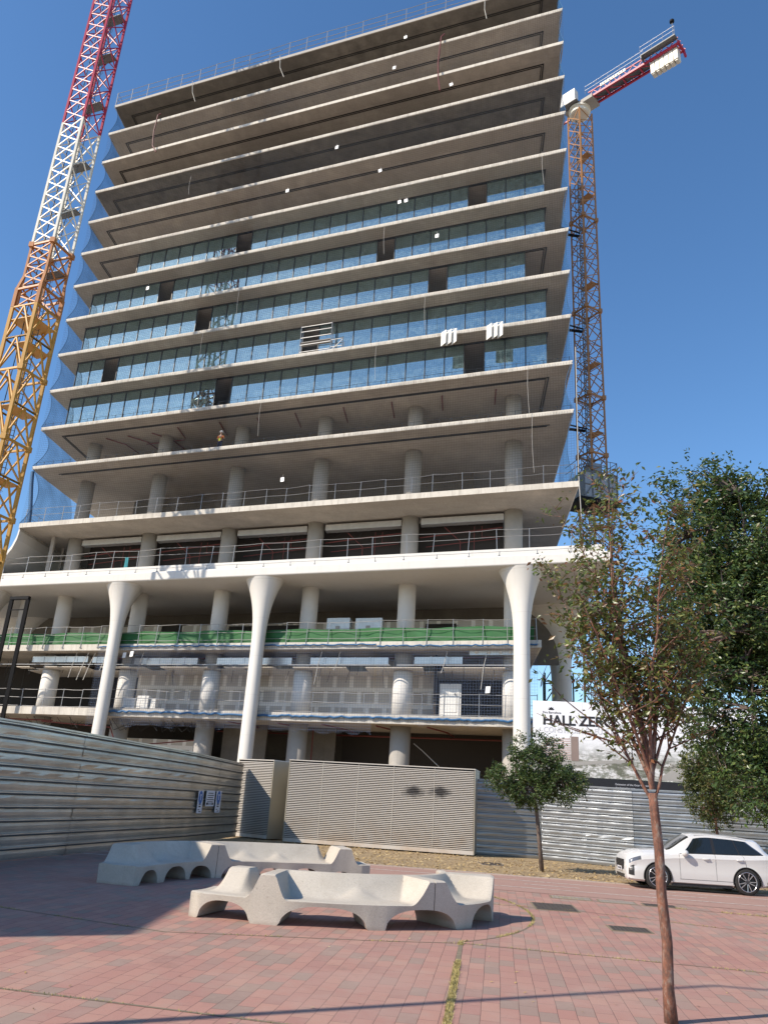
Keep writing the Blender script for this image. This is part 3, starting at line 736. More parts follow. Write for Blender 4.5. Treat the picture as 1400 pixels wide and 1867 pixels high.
# blocks and boxes on the podium floors
def block_stack(a, b0, z, w, d, rows, label, tiltx=0):
    t = thing('block_pallet', BP(a, b0, z), label, 'pallet', 'pallets of pale blocks')
    b = MB()
    for i in range(3): b.box(a+i*(w-.1)/2, a+.1+i*(w-.1)/2, b0, b0+d, z, z+.1, BP)
    b.box(a, a+w, b0, b0+d, z+.1, z+.13, BP); b.build('pallet_base', 'column_grey', t)
    q = MB(); rnd = random.Random(int(a*7))
    for r in range(rows):
        for c in range(3):
            o = rnd.uniform(-.02, .02); q.box(a+c*w/3+.006+o, a+(c+1)*w/3-.006+o, b0+rnd.uniform(-.02, .02), b0+d, z+.13+r*.2, z+.13+r*.2+.192, BP)
    q.build('blocks', 'white_panel', t)
block_stack(13.1, 2.7, 7.6, 1.15, .9, 4, 'low pallet of pale blocks leaning beside a white podium column')
block_stack(14.45, 2.7, 7.6, 1.05, .9, 5, 'taller pallet of pale blocks in the row on the lower podium floor')
block_stack(15.65, 2.9, 7.6, .5, .7, 4, 'narrow pallet of pale blocks, right end of the row')
M['wrap'] = plain('white_wrapped_crate', (.62, .68, .70), .35, var=.25, scale=2.5)
for a0, w_, z1, lab in ((30.3, 1.95, 15.2, 'left pale wrapped crate behind the green mesh'), (32.75, 2.2, 15.15, 'right pale wrapped crate behind the green mesh, the wider one')):
    t = thing('wrapped_crate', BP(a0, 5, 12.8), lab, 'crate', 'wrapped crates on the upper podium floor')
    b = MB(); b.box(a0, a0+w_, 4.6, 6.0, 12.95, z1, BP); b.build('crate', 'wrap', t)
    b = MB()
    for f in (.25, .6): b.box(a0-.01, a0+w_+.01, 4.58, 6.02, 12.95+(z1-12.95)*f, 12.97+(z1-12.95)*f+.02, BP)
    b.box(a0+w_*.4, a0+w_*.4+.35, 4.575, 4.6, 14.2, 14.55, BP); b.build('strap', 'column_grey', t)
    b = MB()
    for f in (0, .45, .9): b.box(a0+w_*f, a0+w_*f+.12, 4.6, 6, 12.8, 12.95, BP)
    b.build('pallet_base', 'column_grey', t)
t = thing('door_cabinet', BP(39.75, 4.6, 7.6), 'white metal cabinet with a panelled door on the lower podium floor', 'cabinet')
b = MB(); b.box(39.75, 41.35, 4.65, 5.6, 7.6, 10.15, BP); b.build('cabinet_body', 'white_render', t)
b = MB(); b.box(39.88, 41.2, 4.6, 4.65, 7.7, 9.75, BP); d_ = b.build('door', 'white_panel', t)
b = MB(); b.box(40.05, 41.05, 4.585, 4.6, 8.1, 8.14, BP); b.box(40.05, 40.09, 4.585, 4.6, 8.14, 9.5, BP); b.box(41.01, 41.05, 4.585, 4.6, 8.14, 9.5, BP); b.build('door_moulding', 'column_grey', d_)
b = MB(); b.tube([BP(40.9, 4.6, 9.4), BP(40.9, 4.54, 9.4)], .07, 10); b.build('handle', 'mullion', d_)
# tall black portal at the left
t = thing('black_portal', BP(.8, .3, 0), 'tall black steel portal frame standing before the left end of the podium', 'steel frame')
for a in (.85, 2.65):
    b = MB(); b.bar(BP(a, .3, 0), BP(a, .3, 16.45), .24, .3); b.build('leg', 'black_steel', t)
b = MB(); b.bar(BP(.72, .3, 16.58), BP(2.78, .3, 16.58), .3, .26); b.build('head_beam', 'black_steel', t)
b = MB(); b.bar(BP(.97, .3, 15.55), BP(2.53, .3, 15.55), .08); b.build('cross_bar', 'black_steel', t)
b = MB(); b.bar(BP(.85, .46, 12.4), BP(-3, .6, 10.6), .12); b.bar(BP(2.6, .3, 7.4), BP(-1, .4, 7.8), .1); b.build('brace', 'black_steel', t)

M['teal'] = plain('teal_cloth', (.03, .22, .26), .8)
b = MB(); b.grid([[BP(12.0+.35*i/4, .55+.05*math.sin(i*2.+j), 19.0+.3*j-.06*(i % 2)) for j in range(4)] for i in range(5)]); tag(b.build('work_jacket', 'teal', smooth=True), 'teal work jacket hung on the canopy guardrail at the left', 'jacket')
# ---------------------------------------------------------------- the worker
def skinned(name, joints, edges, mat, parent=None, sub=2, root=0, at=None):
    me = bpy.data.meshes.new(name); org = Vector(parent['_o']) if parent is not None else Vector(at)
    me.from_pydata([Vector(j[0])-org for j in joints], edges, [])
    o = bpy.data.objects.new(name, me); col.objects.link(o)
    o.modifiers.new('skin', 'SKIN'); me.skin_vertices[0].data
    for i, j in enumerate(joints):
        me.skin_vertices[0].data[i].radius = (j[1], j[2] if len(j) > 2 else j[1]); me.skin_vertices[0].data[i].use_root = (i == root)
    s = o.modifiers.new('sub', 'SUBSURF'); s.levels = sub; s.render_levels = sub
    dg = bpy.context.evaluated_depsgraph_get(); m2 = bpy.data.meshes.new_from_object(o.evaluated_get(dg)); o.modifiers.clear(); o.data = m2
    m2.materials.clear(); m2.materials.append(M[mat] if isinstance(mat, str) else mat); m2.polygons.foreach_set('use_smooth', [True]*len(m2.polygons))
    if parent is not None: o.parent = parent
    else: o.location = org
    o['_o'] = tuple(org); return o
wa, wb, wz = 19.55, .95, 29.12
W = lambda x, y, z: BP(wa+x, wb+y, wz+z)
wt = thing('person', BP(wa, wb, wz), 'construction worker in white helmet, orange shirt and yellow vest standing at the slab edge', 'person')
J = [(W(0, 0, 1.0), .15, .11), (W(0, 0, 1.22), .15, .1), (W(.01, 0, 1.42), .18, .11), (W(.02, -.02, 1.56), .065), (W(.04, -.05, 1.70), .095, .11), (W(.04, -.05, 1.80), .07, .08),
     (W(-.21, 0, 1.44), .06), (W(-.29, -.05, 1.18), .045), (W(-.18, -.27, 1.06), .035), (W(-.12, -.33, 1.05), .03, .02),
     (W(.23, 0, 1.44), .06), (W(.38, -.06, 1.22), .045), (W(.48, -.22, 1.06), .035), (W(.51, -.28, 1.02), .03, .02),
     (W(-.1, 0, .94), .1), (W(-.12, -.03, .5), .065), (W(-.12, .02, .09), .045), (W(-.12, -.14, .045), .04, .03),
     (W(.1, 0, .94), .1), (W(.14, -.04, .5), .065), (W(.15, .02, .09), .045), (W(.15, -.14, .045), .04, .03)]
E_ = [(0, 1), (1, 2), (2, 3), (3, 4), (4, 5), (2, 6), (6, 7), (7, 8), (8, 9), (2, 10), (10, 11), (11, 12), (12, 13), (0, 14), (14, 15), (15, 16), (16, 17), (0, 18), (18, 19), (19, 20), (20, 21)]
skinned('body', J, E_, 'skin', wt)
sh = [(W(0, 0, 1.02), .165, .125), (W(0, 0, 1.22), .165, .115), (W(.01, 0, 1.43), .19, .12), (W(-.21, 0, 1.44), .075), (W(-.29, -.05, 1.18), .06), (W(.23, 0, 1.44), .075), (W(.38, -.06, 1.22), .06)]
skinned('shirt', sh, [(0, 1), (1, 2), (2, 3), (3, 4), (2, 5), (5, 6)], 'orange', wt)
skinned('vest', [(W(-.01, -.01, .9), .175, .135), (W(-.01, -.01, 1.1), .18, .135), (W(-.01, -.01, 1.3), .16, .13)], [(0, 1), (1, 2)], 'yellow', wt)
skinned('trousers', [(W(0, 0, .98), .16, .125), (W(-.1, 0, .88), .115), (W(-.12, -.03, .5), .085), (W(-.12, .02, .12), .07), (W(.1, 0, .88), .115), (W(.14, -.04, .5), .085), (W(.15, .02, .12), .07)], [(0, 1), (1, 2), (2, 3), (0, 4), (4, 5), (5, 6)], 'navy', wt)
b = MB(); hc = W(.04, -.05, 1.79)
b.lathe(hc, [(.17, 0), (.17, .015), (.14, .03), (.135, .07), (.11, .12), (.06, .15), (.01, .16)], 16); b.build('helmet', 'helmet', wt, smooth=True)
# ---------------------------------------------------------------- tower cranes
M['crane_red'] = plain('red_crane_paint', (.40, .02, .055), .45, var=.2, scale=.6)
M['crane_white'] = plain('cream_crane_paint', (.74, .70, .60), .45, var=.12, scale=.6)
M['crane_yellow'] = plain('yellow_crane_paint', (.50, .27, .05), .5, var=.2, scale=.8)
M['crane_rust'] = plain('orange_crane_paint', (.42, .17, .05), .5, var=.25, scale=.8)
M['crane_gold'] = plain('amber_crane_paint', (.36, .175, .06), .5, var=.35, scale=.8)
M['grey_mesh'] = plain('grey_deck_steel', (.16, .165, .17), .6, .4)
def corners(c, w, ph): return [Vector((c[0]+w/math.sqrt(2)*math.cos(R(ph+90*k)), c[1]+w/math.sqrt(2)*math.sin(R(ph+90*k)), 0)) for k in range(4)]
def Z(v, z): return Vector((v.x, v.y, z))
def mast(par, c, w, ph, z0, z1, step, style, mat, cw, bw, name='mast_section', taper=None):
    K = corners(c, w, ph); b = MB(); n = max(1, round((z1-z0)/step)); st = (z1-z0)/n
    for k in K: b.bar(Z(k, z0), Z(k, z1), cw)
    for i in range(n):
        za = z0+i*st; zb = za+st; zm = (za+zb)/2
        for k in range(4):
            p, q = K[k], K[(k+1) % 4]; m_ = (p+q)/2
            s = style[k]
            if s == 'K':      # chevrons meeting in the middle of the face
                for f, g_ in ((0, .25), (.5, .25), (.5, .75), (1, .75)):
                    b.bar(Z(p, za+st*f), Z(m_, za+st*g_), bw); b.bar(Z(q, za+st*f), Z(m_, za+st*g_), bw)
            elif s == 'X': b.bar(Z(p, za), Z(q, zb), bw); b.bar(Z(q, za), Z(p, zb), bw)
            elif s == 'Z':
                b.bar(Z(p, za), Z(q, zm), bw); b.bar(Z(q, zm), Z(p, zb), bw)
            elif s == 'D':    # large K open to one side with horizontals
                b.bar(Z(p, za), Z(q, za), bw); b.bar(Z(p, za), Z(m_, zb), bw); b.bar(Z(q, za), Z(m_, zb), bw)
                b.bar(Z(p, zb), Z(q, zb), bw)
            b.bar(Z(p, za), Z(q, za), bw*.8) if s in 'XZ' and i % 2 == 0 else None
        if i % 2 == 0: b.bar(Z(K[0], za), Z(K[2], za), bw*.7)
    return b.build(name, mat, par)
def ladder(par, c, z0, z1, u, w=.4, hoop=True):
    b = MB(); c = Vector((*c, 0)); u = Vector((*u, 0)).normalized(); n = Vector((-u.y, u.x, 0))
    for s in (-1, 1): b.bar(Z(c+u*s*w/2, z0), Z(c+u*s*w/2, z1), .05)
    z = z0
    while z < z1: b.bar(Z(c-u*w/2, z), Z(c+u*w/2, z), .03); z += .45
    if hoop:
        z = z0+.5
        while z < z1:
            pts = [Z(c+u*(.36*math.cos(t))+n*(.36+.36*math.sin(t)), z) for t in [math.pi*k/6+math.pi for k in range(-1, 8)]]
            b.tube(pts, .018, 4); z += .9
    return b.build('ladder', 'grey_mesh', par)
def ring_frame(par, c, w, ph, z, mat, h=.25, t_=.25):
    K = corners(c, w, ph); b = MB()
    for k in range(4): b.bar(Z(K[k], z), Z(K[(k+1) % 4], z), t_, h)
    for k in range(4): b.box(K[k].x-.2, K[k].x+.2, K[k].y-.2, K[k].y+.2, z-.22, z+.22)
    return b.build('collar', mat, par)
LC = (-29.2, 55.1); VPH = math.degrees(math.atan2(-.884, .468))-4
lc = thing('tower_crane', (LC[0], LC[1], 0), 'red, white and yellow lattice crane mast rising past the left edge of the tower', 'crane', 'tower cranes on the site')
UC = (LC[0]+.06, LC[1]+.05)
st = ['X', 'X', 'X', 'K']   # face 3 lies between corner 3 (left) and corner 0 (front)
mast(lc, UC, 2.2, VPH, 56.8, 92, 2.8, st, 'crane_red', .18, .085)
mast(lc, UC, 2.2, VPH, 43.7, 56.8, 2.6, st, 'crane_white', .18, .085)
mast(lc, UC, 2.2, VPH, 37.6, 43.5, 1.95, ['X', 'X', 'X', 'K'], 'crane_rust', .17, .1)
ring_frame(lc, UC, 2.2, VPH, 43.6, 'crane_rust', .16, .16)
# telescoping cage shoulders
K2 = corners(LC, 2.45, VPH); K1 = corners(UC, 2.2, VPH)
b = MB()
for k in range(4): b.bar(Z(K2[k], 37.4), Z(K2[k], 39.2), .26); b.bar(Z(K2[k], 39.2), Z(K1[k], 40.4), .2); b.bar(Z(K2[k], 39.1), Z(K2[(k+1) % 4], 39.1), .16)
b.build('cage_shoulder', 'crane_rust', lc)
b = MB()
b.prism([Z(K2[0], 36.2), Z(K2[1], 36.2), Z(K2[2], 36.2), Z(K2[3], 36.2)], (0, 0, .06)); b.build('platform', 'crane_yellow', lc)
mast(lc, LC, 2.45, VPH, 31.6, 37.4, 2.9, ['D', 'X', 'D', 'D'], 'crane_yellow', .24, .12)
mast(lc, LC, 2.45, VPH, 19.9, 31.6, 2.92, ['D', 'X', 'D', 'D'], 'crane_yellow', .24, .12)
mast(lc, LC, 2.45, VPH, 0, 19.9, 3.3, ['D', 'X', 'D', 'D'], 'crane_yellow', .24, .13)
for z in (31.6, 25.7, 19.9, 13.5): ring_frame(lc, LC, 2.45, VPH, z, 'crane_yellow', .16, .16)
for z in (28.4, 33.9, 22.6, 16.5):
    K = K2; b = MB(); b.prism([Z(K[0], z), Z(K[1], z), Z(K[1].lerp(K[2], .55), z), Z(K[0].lerp(K[3], .55), z)], (0, 0, .05)); b.build('platform', 'crane_yellow', lc)
for z in (41.6, 48, 53, 60, 66, 71):
    K = K1; b = MB(); b.prism([Z(K[1], z), Z(K[2], z), Z(K[2].lerp(K[3], .4), z), Z(K[1].lerp(K[0], .4), z)], (0, 0, .05)); b.build('platform', 'grey_mesh', lc)
ladder(lc, (LC[0]+.15, LC[1]+.35), 1, 90, (.88, .47))
cb = MB(); cb.tube([(LC[0]-.5, LC[1]-.6, 0), (LC[0]-.45, LC[1]-.55, 40), (LC[0]-.35, LC[1]-.5, 90)], .035, 6); cb.build('power_cable', 'groove', lc)

# the far crane behind the right flank
RC = (20.55, 72.0); RPH = math.degrees(math.atan2(-.962, .273))-45+12
rc = thing('tower_crane', (RC[0], RC[1], 0), 'amber crane mast right of the tower with red counter jib and white ballast', 'crane', 'tower cranes on the site')
for z0, z1 in ((0, 30), (33.5, 48), (48, 64.5), (64.5, 80.2)):
    mast(rc, RC, 1.95, RPH, z0, z1, 2.0, ['Z', 'X', 'Z', 'X'], 'crane_gold', .16, .075)
for z in (42, 52.5, 64.5, 35.5): ring_frame(rc, RC, 1.95, RPH, z, 'crane_gold', .16, .14)
u = Vector((.962, .273, 0))
ladder(rc, (RC[0]-.35*u.x, RC[1]-.35*u.y-.2), 1, 79, (.96, .27), .5)
b = MB(); v_ = Vector((-.273, .962, 0)); c0 = Vector((*RC, 0))-u*.45
for s in (-.3, .3):
    for q in (-.25, .35): b.bar(Z(c0+u*s+v_*q, 0), Z(c0+u*s+v_*q, 79), .05)
z = 1.0
while z < 79:
    b.bar(Z(c0-u*.3-v_*.25, z), Z(c0+u*.3-v_*.25, z+.5), .045); b.bar(Z(c0+u*.3-v_*.25, z+.5), Z(c0-u*.3-v_*.25, z+1), .045); b.bar(Z(c0-u*.3-v_*.25, z), Z(c0+u*.3-v_*.25, z), .05); z += 1
b.build('hoist_rail', 'grey_mesh', rc)
for z in (28, 38, 46, 56, 68, 74): b = MB(); K = corners(RC, 1.8, RPH); b.prism([Z(K[1], z), Z(K[2], z), Z((K[2]+K[3])/2, z), Z((K[1]+K[0])/2, z)], (0, 0, .05)); b.build('platform', 'crane_gold', rc)
for z in (62.2, 49.8, 38.1):
    b = MB(); b.bar(BP(49.2, 21, z), Vector((RC[0]-.7, RC[1]-.4, z)), .22); b.bar(BP(49.2, 19.5, z), Vector((RC[0]-.7, RC[1]-.9, z)), .12); b.build('wall_tie', 'black_steel', rc)
# working cage round the mast
def cagebox(x0, x1, y0, y1, z0, z1, mat, name, par):
    b = MB(); b.box(x0, x1, y0, y1, z0, z1, lambda x, y, z: Vector((*RC, 0))+u*x+v_*y+Vector((0, 0, z))); return b.build(name, mat, par)
X2 = lambda x, y, z: Vector((*RC, 0))+u*x+v_*y+Vector((0, 0, z))
M['cage_sheet'] = plain('grey_cage_sheet', (.30, .32, .34), .5, .3, var=.12)
cagebox(-1.9, 1.75, -1.55, -1.5, 30.3, 33.1, 'cage_sheet', 'cage_wall', rc); cagebox(-1.9, -1.85, -1.5, 1.5, 30.3, 33.1, 'cage_sheet', 'cage_wall', rc); cagebox(1.7, 1.75, -1.5, 1.5, 30.3, 33.1, 'cage_sheet', 'cage_wall', rc)
cagebox(-2.5, 1.95, -1.75, 1.7, 29.9, 30.28, 'black_steel', 'cage_floor', rc)
b = MB()
for x in (-1.9, -1.0, -.1, .8, 1.72): b.bar(X2(x, -1.58, 30.3), X2(x, -1.58, 33.1), .1)
for z in (30.4, 31.7, 33.05): b.bar(X2(-1.95, -1.58, z), X2(1.8, -1.58, z), .1)
b.bar(X2(-1.0, -1.6, 31.7), X2(-.1, -1.6, 33), .08); b.bar(X2(-1.9, -1.6, 30.4), X2(-1, -1.6, 31.7), .08)
b.build('cage_frame', 'grey_mesh', rc)
b = MB()
for z in (33.7, 34.4): b.bar(X2(-2.2, -1.6, z), X2(1.75, -1.6, z), .05); b.bar(X2(1.75, -1.6, z), X2(1.75, 1.5, z), .05); b.bar(X2(-2.2, -1.6, z), X2(-2.2, 1.5, z), .05)
for x in (-2.2, -1.2, 0, 1, 1.75): b.bar(X2(x, -1.6, 33.1), X2(x, -1.6, 34.4), .05)
b.bar(X2(1.75, -1.6, 34.4), X2(1.3, -1.6, 33.1), .05); b.build('cage_rail', 'grey_mesh', rc)
cagebox(-.8, .5, -.9, .2, 33.2, 34.4, 'cage_sheet', 'control_box', rc)
# slewing unit, machine deck, counter jib
jd = Vector((.705, -.709, 0)); jn = Vector((.709, .705, 0)); RT = Vector((*RC, 80.2))
JX = lambda x, y, z: RT+jd*x+jn*y+Vector((0, 0, z))
b = MB(); b.lathe(RT, [(1.0, 0), (1.15, .1), (1.15, .5), (1.3, .55), (1.3, .8)], 20); b.build('slewing_ring', 'crane_white', rc)
b = MB(); b.box(-1.6, 2.2, -.9, .9, .8, 1.3, JX); b.build('turntable', 'column_grey', rc)
b = MB(); b.box(-1.9, .4, -1.75, -.95, 1.0, 2.7, JX); b.build('machine_house', 'crane_white', rc)
b = MB(); b.box(-2.0, .6, -1.8, -.9, .85, .99, JX); b.build('machine_deck', 'grey_mesh', rc)
b = MB()
for y in (-.62, .62):
    b.bar(JX(1.6, y, 1.15), JX(12.6, y, 1.15), .2, .26); b.bar(JX(1.6, y, 2.0), JX(12.6, y, 2.0), .12)
    for i in range(9): x = 1.6+i*1.25; b.bar(JX(x, y, 1.2), JX(x+.62, y, 2.0), .07); b.bar(JX(x+.62, y, 2.0), JX(x+1.25, y, 1.2), .07)
for i in range(6): x = 1.7+i*2.1; b.bar(JX(x, -.62, 1.15), JX(x, .62, 1.15), .16); b.bar(JX(x, -.62, 1.1), JX(min(x+2.1, 12.6), .62, 1.1), .08)
b.bar(JX(12.6, -.8, 1.15), JX(12.6, .8, 1.15), .25); b.bar(JX(12.6, .7, 1.15), JX(12.75, .7, .2), .2)
b.build('counter_jib', 'crane_red', rc)
b = MB(); b.box(1.8, 9.0, -.5, .5, 1.32, 1.38, JX); b.box(8.6, 12.6, -1.5, -.75, 1.6, 1.75, JX); b.box(8.6, 8.7, -1.5, -.7, 1.2, 1.6, JX); b.build('walkway', 'grey_mesh', rc)
for i in range(6):
    b = MB(); x = 9.2+i*.53; b.box(x, x+.45, -.4, .45, -.55+(i % 2)*.05, 1.3, JX); b.box(x+.1, x+.38, -.3, .35, -.66, -.55+(i % 2)*.05, JX); b.build('ballast_block', 'crane_white', rc)
b = MB()
for y, z0, x0, x1 in ((-.7, 2.0, 1.2, 8.6), (-1.5, 1.75, 8.6, 12.6)):
    n = 5 if x0 < 5 else 3
    for i in range(n+1): x = x0+(x1-x0)*i/n; b.bar(JX(x, y, z0), JX(x, y, z0+1.1), .035)
    for h in (.55, 1.15): b.bar(JX(x0, y, z0+h), JX(x1, y, z0+h), .028)
b.build('handrail', 'steel', rc)
# lettering plates on the side of the counter jib
b = MB(); b.box(3.2, 6.4, -.75, -.70, 1.75, 2.15, JX); sp = b.build('sign_board', 'crane_white', rc)
b = MB()
for i in range(9):
    x = 3.35+i*.33; b.box(x, x+.07, -.77, -.752, 1.82, 2.08, JX); b.box(x+.07, x+.2, -.77, -.752, 1.82+(i % 3)*.08, 1.88+(i % 3)*.08, JX)
b.build('sign_letters', 'black_steel', sp)
b = MB(); b.bar(JX(12.4, -1.4, 1.75), JX(12.4, -1.4, 3.6), .07); b.build('lamp_pole', 'steel', rc)
b = MB(); b.lathe(JX(12.4, -1.4, 3.6), [(.12, 0), (.25, .1), (.25, .35), (.1, .45)], 12); b.build('warning_lamp', 'black_steel', rc)
b = MB()
for y in (-.62, .62): b.bar(JX(-1.5, y, 1.0), JX(-9, y, 1.0), .18)
b.bar(JX(-1.5, 0, 2.6), JX(-9, 0, 2.6), .2)
for i in range(5):
    x = -1.5-i*1.5
    for y in (-.62, .62): b.bar(JX(x, y, 1.0), JX(x-.75, 0, 2.6), .09); b.bar(JX(x-.75, 0, 2.6), JX(x-1.5, y, 1.0), .09)
b.build('jib', 'crane_red', rc)
# black scaffold shaft seen beyond the right end of the podium
t = thing('stair_scaffold', BP(50.5, 20, 0), 'dark lattice scaffold stair standing beyond the right end of the podium', 'scaffold')
for a in (49.3, 50.6, 51.9):
    for b_ in (24.5, 26): b = MB(); b.bar(BP(a, b_, 0), BP(a, b_, 14), .12); b.build('standard', 'black_steel', t)
b = MB()
for i in range(7):
    z = 1.2+i*2
    for b_ in (24.5, 26): b.bar(BP(49.3, b_, z), BP(51.9, b_, z), .09); b.bar(BP(49.3, b_, z), BP(50.6, b_, z+2), .07); b.bar(BP(50.6, b_, z+2), BP(51.9, b_, z), .07)
b.build('braces', 'black_steel', t)
# ---------------------------------------------------------------- metal site fence
def mk_galv(name, tint, dirt):
    t = NT(name); v = t.coord((.16, .16, 3.0), kind='World'); v1 = t.coord(kind='World')
    a = t.noise(v, 1.4, 6, .7); b = t.noise(v1, .5, 4); d = t.noise(v1, 7, 5, .7)
    k = t.ramp(a, [(.3, tuple(x*.75 for x in tint)), (.5, tint), (.68, tuple(min(1, x*1.2) for x in tint))])
    k = t.mix(t.ramp(b, [(.4, dirt), (.65, 0.0)]), k, (.16, .13, .10)); k = t.mix(t.ramp(d, [(.6, 0.0), (.72, .15)]), k, (.55, .56, .55))
    t.base(k); t.b.inputs['Metallic'].default_value = .8; t.rough(t.ramp(a, [(.3, .50), (.6, .36), (.75, .46)]))
    t.bump(t.math('ADD', t.noise(v1, 1.6, 3), t.math('MULTIPLY', d, .1)), .03, .35); return t.m
M['galv_left'] = mk_galv('weathered_galvanised_sheet_warm', (.60, .565, .49), .3)
M['galv_right'] = mk_galv('weathered_galvanised_sheet_cool', (.33, .355, .38), .12)
M['seam'] = plain('dark_sheet_metal', (.06, .065, .07), .6, .5)  # cabinet backing, and the painted shadow lines on the fence ribs
def fence(pts, hts, pitch, mat, label, side, group, panel=2.6, seed=1, lift=.04, gaps=False):
    UP_ = Vector((0, 0, 1))
    """corrugated sheets; ribs run along the fence. side=+1: ribs stand out to the right of the walking direction"""
    rnd = random.Random(seed); t = thing('site_fence', (*pts[0], 0), label, 'fence', group); L = 0
    for i in range(len(pts)-1):
        p, q = Vector((*pts[i], 0)), Vector((*pts[i+1], 0)); d = (q-p); ln_ = d.length; u_ = d.normalized(); n_ = Vector((u_.y, -u_.x, 0))*side
        k = max(1, round(ln_/panel))
        for j in range(k):
            f0, f1 = j/k, (j+1)/k; h0 = hts[i]+(hts[i+1]-hts[i])*f0; h1 = hts[i]+(hts[i+1]-hts[i])*f1
            off = (j % 2)*.012; wob = [rnd.uniform(-.03, .03) for _ in range(12)]
            nr = round(3.3/pitch); prof = []
            for r in range(nr):
                z = r/nr
                prof += [(z, 0), (z+.2/nr, .012), (z+.42/nr, .018), (z+.62/nr, .012), (z+.78/nr, .0), (z+.80/nr, .06), (z+.90/nr, .06), (z+.96/nr, 0)]
            prof.append((1, 0)); P = []
            m = 9
            for s in range(m):
                fs = f0+(f1-f0)*s/(m-1)+(.02 if s == m-1 else 0)/k; h = h0+(h1-h0)*s/(m-1)
                c = p+d*fs; den = .012*math.sin(s*1.7+j*2.1)
                P.append([c+n_*(dd+off+den*math.sin(z*9+wob[int(z*11)]*40))+Vector((0, 0, lift+z*(h-lift))) for z, dd in prof])
            b = MB(); b.grid(P); o = b.build('sheet_panel', mat, t, fix=False)
        if gaps:  # dark strips stand in for the shadow line under each rib
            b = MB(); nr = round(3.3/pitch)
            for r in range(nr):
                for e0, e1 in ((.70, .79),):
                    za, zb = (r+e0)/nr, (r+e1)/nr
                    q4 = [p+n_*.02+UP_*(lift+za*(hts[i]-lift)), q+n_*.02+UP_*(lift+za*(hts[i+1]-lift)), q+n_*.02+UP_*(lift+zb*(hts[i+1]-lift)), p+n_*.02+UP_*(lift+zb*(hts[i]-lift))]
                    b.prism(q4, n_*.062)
            b.build('rib_shadow_strip', 'seam', t)
        for j in range(k+1):
            if j == 0 and i > 0: continue
            c = p+d*(j/k); o2 = MB(); cc = c-n_*.1; hh = hts[i]+(hts[i+1]-hts[i])*(j/k); o2.box(cc.x-.04, cc.x+.04, cc.y-.04, cc.y+.04, 0, hh-.05); o2.build('post', 'steel', t)
        cp_ = MB(); cp_.bar(p+n_*.02+Vector((0, 0, hts[i]+.01)), q+n_*.02+Vector((0, 0, hts[i+1]+.01)), .1, .05); cp_.build('top_rail', mat, t)
    return t
FG = 'corrugated metal fences round the site'
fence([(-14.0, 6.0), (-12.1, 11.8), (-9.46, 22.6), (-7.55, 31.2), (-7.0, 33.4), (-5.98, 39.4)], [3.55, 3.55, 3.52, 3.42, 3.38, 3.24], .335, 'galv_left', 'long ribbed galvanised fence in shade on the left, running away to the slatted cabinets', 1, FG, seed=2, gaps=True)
fence([(-14.0, 6.0), (-20, 4.5)], [3.55, 3.55], .335, 'galv_left', 'return of the ribbed fence beyond the left edge of the view', -1, FG, seed=6)
fence([(4.7, 37.4), (7.65, 37.3), (7.75, 36.95), (11.0, 34.6), (18.5, 30.9), (30, 26)], [3.15, 3.13, 3.12, 3.05, 3.05, 3.05], .27, 'galv_right', 'ribbed galvanised fence on the right, behind the white car and the small trees', 1, FG, seed=3, lift=.02)
# ---------------------------------------------------------------- slatted cabinets
def mk_beige():
    t = NT('beige_slat_sheet'); v = t.coord(kind='World')
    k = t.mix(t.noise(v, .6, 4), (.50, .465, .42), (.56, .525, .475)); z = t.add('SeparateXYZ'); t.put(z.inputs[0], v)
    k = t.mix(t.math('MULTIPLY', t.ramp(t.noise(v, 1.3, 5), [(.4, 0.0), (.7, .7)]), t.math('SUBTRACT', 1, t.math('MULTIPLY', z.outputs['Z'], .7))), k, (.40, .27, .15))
    # two soot marks
    for c in ((2.05, 36.4, 2.47), (3.15, 36.3, 2.5)):
        d = t.add('VectorMath', operation='DISTANCE'); sc_ = t.add('VectorMath', operation='MULTIPLY'); t.put(sc_.inputs[0], v); sc_.inputs[1].default_value = (1, .3, 1.9)
        t.put(d.inputs[0], sc_.outputs[0]); d.inputs[1].default_value = (c[0], c[1]*.3, c[2]*1.9)
        dist = t.math('ADD', d.outputs['Value'], t.math('MULTIPLY', t.noise(v, 2.2, 5, .7), .9))
        k = t.mix(t.ramp(dist, [(.62, .93), (1.2, 0.0)]), k, (.05, .045, .045))
    t.base(k); t.rough(.55); return t.m
M['beige'] = mk_beige()
M['beige_side'] = plain('olive_beige_sheet', (.33, .30, .235), .5, var=.08, scale=1)
